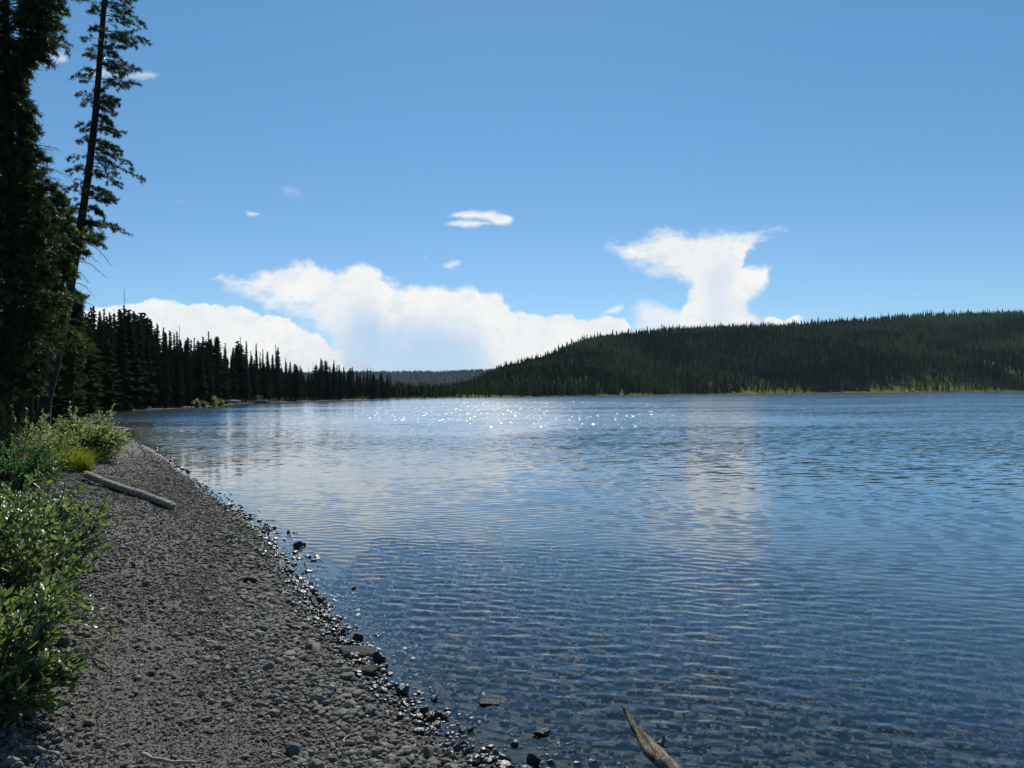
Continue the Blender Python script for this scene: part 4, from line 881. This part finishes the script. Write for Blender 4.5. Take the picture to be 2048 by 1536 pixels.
# ------------------------------------------------------------------ boat, canoe, dock, stump, small shore things
m_wh, t, o = material('white_paint'); t.l.new(principled(t, (.75, .76, .78), .35, .5).outputs[0], o.inputs[0])
m_gr, t, o = material('grey_hull'); t.l.new(principled(t, (.22, .24, .27), .4, .5).outputs[0], o.inputs[0])
m_dk, t, o = material('dark_glass'); t.l.new(principled(t, (.03, .035, .04), .1, .6).outputs[0], o.inputs[0])
m_mt, t, o = material('tube_metal'); t.l.new(principled(t, (.5, .5, .5), .3, .6).outputs[0], o.inputs[0])
def hull(L, B, H_, n=15, sheer=.15, double=False):
    """open-ended hull along x, bow at +x"""
    P, F = [], []; m_ = 9
    for i in range(n):
        t_ = i / (n - 1); wdt = (math.sin(math.pi * min(max(t_, .02), .98)) ** .6 if double else (1 - max(0, (t_ - .45) / .55) ** 2.2) ** .75 if t_ < 1 else .02) * B / 2 + .01
        top = H_ * (1 + sheer * (2 * t_ - 1) ** 2 * (1 if double or t_ > .5 else 0))
        for j in range(m_):
            a = -math.pi / 2 + math.pi * j / (m_ - 1); P.append([(t_ - .5) * L, math.sin(a) * wdt, top - math.cos(a) ** .7 * top * .98])
    for i in range(n - 1):
        for j in range(m_ - 1): F.append([i * m_ + j, (i + 1) * m_ + j, (i + 1) * m_ + j + 1, i * m_ + j + 1])
    F4 = np.array(F); P = np.array(P); c = len(P); P = np.vstack([P, [[-L / 2, 0, H_ * .5]]]); T3 = np.array([[c, j + 1, j] for j in range(m_ - 1)])
    deck = []
    for i in range(n - 1): deck.append([i * m_, (i + 1) * m_, (i + 1) * m_ + m_ - 1, i * m_ + m_ - 1])
    return P, [F4, T3], np.array(deck)
DB = shoreD(520) * .985; bx = (520 - 1024) / FPX * DB
boat = thing('motorboat', 'small grey and white motorboat with a raised canopy moored by the dark shore', 'boat', (bx, DB, -.12)); boat.rotation_euler = (0, 0, .08)
V, F, dk = hull(6.2, 2.1, .85); obj('hull', mesh('hull', V, F, m_gr, True), boat)
V2 = V[[i for r_ in dk for i in r_]]; V2 = V2 - [0, 0, .06]; obj('deck', mesh('deck', V2, np.arange(len(V2)).reshape(-1, 4), m_wh), boat)
V, F = join([box((1.15, 0, 1.0), (2.2, 1.3, .32)), box((-.3, 0, 1.02), (.9, 1.2, .36))]); obj('cabin', mesh('cabin', V, F, m_wh), boat)
V = np.array([(.05, -.7, 1.16), (.05, .7, 1.16), (.7, -.6, 1.17), (.7, .6, 1.17), (-.15, -.65, 1.6), (-.15, .65, 1.6), (-.1, -.65, 1.6), (-.1, .65, 1.6)])
obj('windscreen', mesh('windscreen', V, [np.array([[0, 1, 5, 4], [2, 6, 7, 3], [0, 4, 6, 2], [1, 3, 7, 5], [4, 5, 7, 6], [0, 2, 3, 1]])], m_dk), boat)
V, F = box((-.35, 0, 2.38), (2.1, 1.6, .10)); obj('canopy', mesh('canopy', V, F, m_wh), boat)
for sx in (-.85, .1):
    for sy in (-.65, .65): V, F = tube([(sx * .6 - .2, sy, .95), (sx, sy, 2.33)], .035, 6); obj('canopy_post', mesh('canopy_post', V, F, m_mt, True), boat)
V, F = join([box((-3.25, 0, .75), (.35, .4, .75)), box((-3.22, 0, .25), (.18, .15, .5))]); obj('outboard_motor', mesh('outboard_motor', V, F, m_dk), boat)
V, F = tube([(-.4, 0, 2.43), (-.4, 0, 3.0)], .02, 5); obj('aerial', mesh('aerial', V, F, m_mt), boat)
DC = shoreD(464) + 3.0; cx = (464 - 1024) / FPX * DC; cz = G(cx, DC)
rack = thing('canoe_rack', 'low wooden rack carrying the white canoe on the shore', 'rack', (cx, DC, cz)); rack.rotation_euler = (0, 0, .05)
for sx in (-1.1, 1.1):
    for sy in (-.45, .45): V, F = tube([(sx, sy * 1.2, -.1), (sx, sy, .72)], .05, 6); obj('leg', mesh('leg', V, F, BARK), rack)
    V, F = box((sx, 0, .76), (.1, 1.2, .08)); obj('crossbar', mesh('crossbar', V, F, BARK), rack)
V, F, dk = hull(4.6, .85, .42, double=True); V = V * [1, 1, -1]; V[:, 2] += .42
can = obj('canoe', mesh('canoe', V, [f[:, ::-1] for f in F], m_wh, True)); can.location = (cx, DC, cz + .81); can.rotation_euler = (0, .03, .05); tag(can, 'long white upturned canoe resting on a low rack by the shore trees', 'canoe')
DD = shoreD(488); dx = (486 - 1024) / FPX * DD
dock = thing('dock', 'low dark wooden dock reaching from the canoe rack to the moored boat', 'dock', (dx, DD - 1.0, 0)); dock.rotation_euler = (0, 0, .06)
V, F = join([box((k * .34 - 3.9, 0, .45), (.30, 1.3, .07)) for k in range(24)]); obj('planks', mesh('planks', V, F, DEAD), dock)
for k in range(5):
    for sy in (-.5, .5): V, F = tube([(k * 1.9 - 3.8, sy, -1.2), (k * 1.9 - 3.8, sy, .40)], .08, 7); obj('post', mesh('post', V, F, BARK, True), dock)
p = gxy(300, shoreD(300) + .7); V, F = tube([(0, 0, -.1), (.02, 0, .15), (-.02, 0, .38), (-.03, 0, .52)], [.17, .14, .13, .10], 9, True, .08); o_ = obj('stump', mesh('stump', V, F, wood('bleached_wood', (.5, .46, .4), (.75, .70, .62), 10), True)); o_.location = p; tag(o_, 'small white upright stump at the water edge under the dark trees', 'stump')
def shore_log(px0, px1, rad, label):
    D0, D1 = shoreD(px0) + .8, shoreD(px1) + .8; a, b = gxy(px0, D0), gxy(px1, D1); a[2] += rad * .7; b[2] += rad * .7; tt = np.linspace(0, 1, 7)[:, None]; pp = a + (b - a) * tt + rng.normal(0, .05, (7, 3)); 
    V, F = tube(pp - a, np.linspace(rad, rad * .6, 7), 8, True, .06); o_ = obj('drift_log', mesh('drift_log', V, F, DEAD, True)); o_.location = a; tag(o_, label, 'log')
shore_log(260, 269, .16, 'short white drift log at the near end of the dark shore')
shore_log(288, 322, .10, 'thin bleached drift log behind the white stump')
shore_log(362, 388, .14, 'tangled pale drift log halfway along the dark shore')
shore_log(395, 420, .10, 'thin grey drift log past the tangled one')
for k, (px, w_, h_, lab) in enumerate([(393,.8,1.7,'yellow green bush catching sun at the foot of the dark stand'),(405,.8,1.4,'smaller sunlit bush beside the yellow green one'),(427,1.2,2.3,'sunlit willow bush before the canoe'),(440,1.0,1.8,'low sunlit bush next to the canoe rack')]):
    c = gxy(px, shoreD(px) + 2.0); shrub('shore_bush', lab, c, w_, w_, h_, 40, 30, .28, .16, WILLOWD, 850 + k, nseg=2)
print('trees', npl + len(feat) + nr_, nr_)

# ------------------------------------------------------------------ air
V, F = box((0, 2000, 55), (12000, 12000, 190)); m_h, t, o = material('haze_air')
pv = t.node('ShaderNodeVolumePrincipled'); pv.inputs['Color'].default_value = (.55, .76, 1.0, 1); pv.inputs['Density'].default_value = 3.2e-5; t.l.new(pv.outputs[0], o.inputs['Volume'])
tag(obj('haze', mesh('haze', V, F, m_h)), kind='stuff')
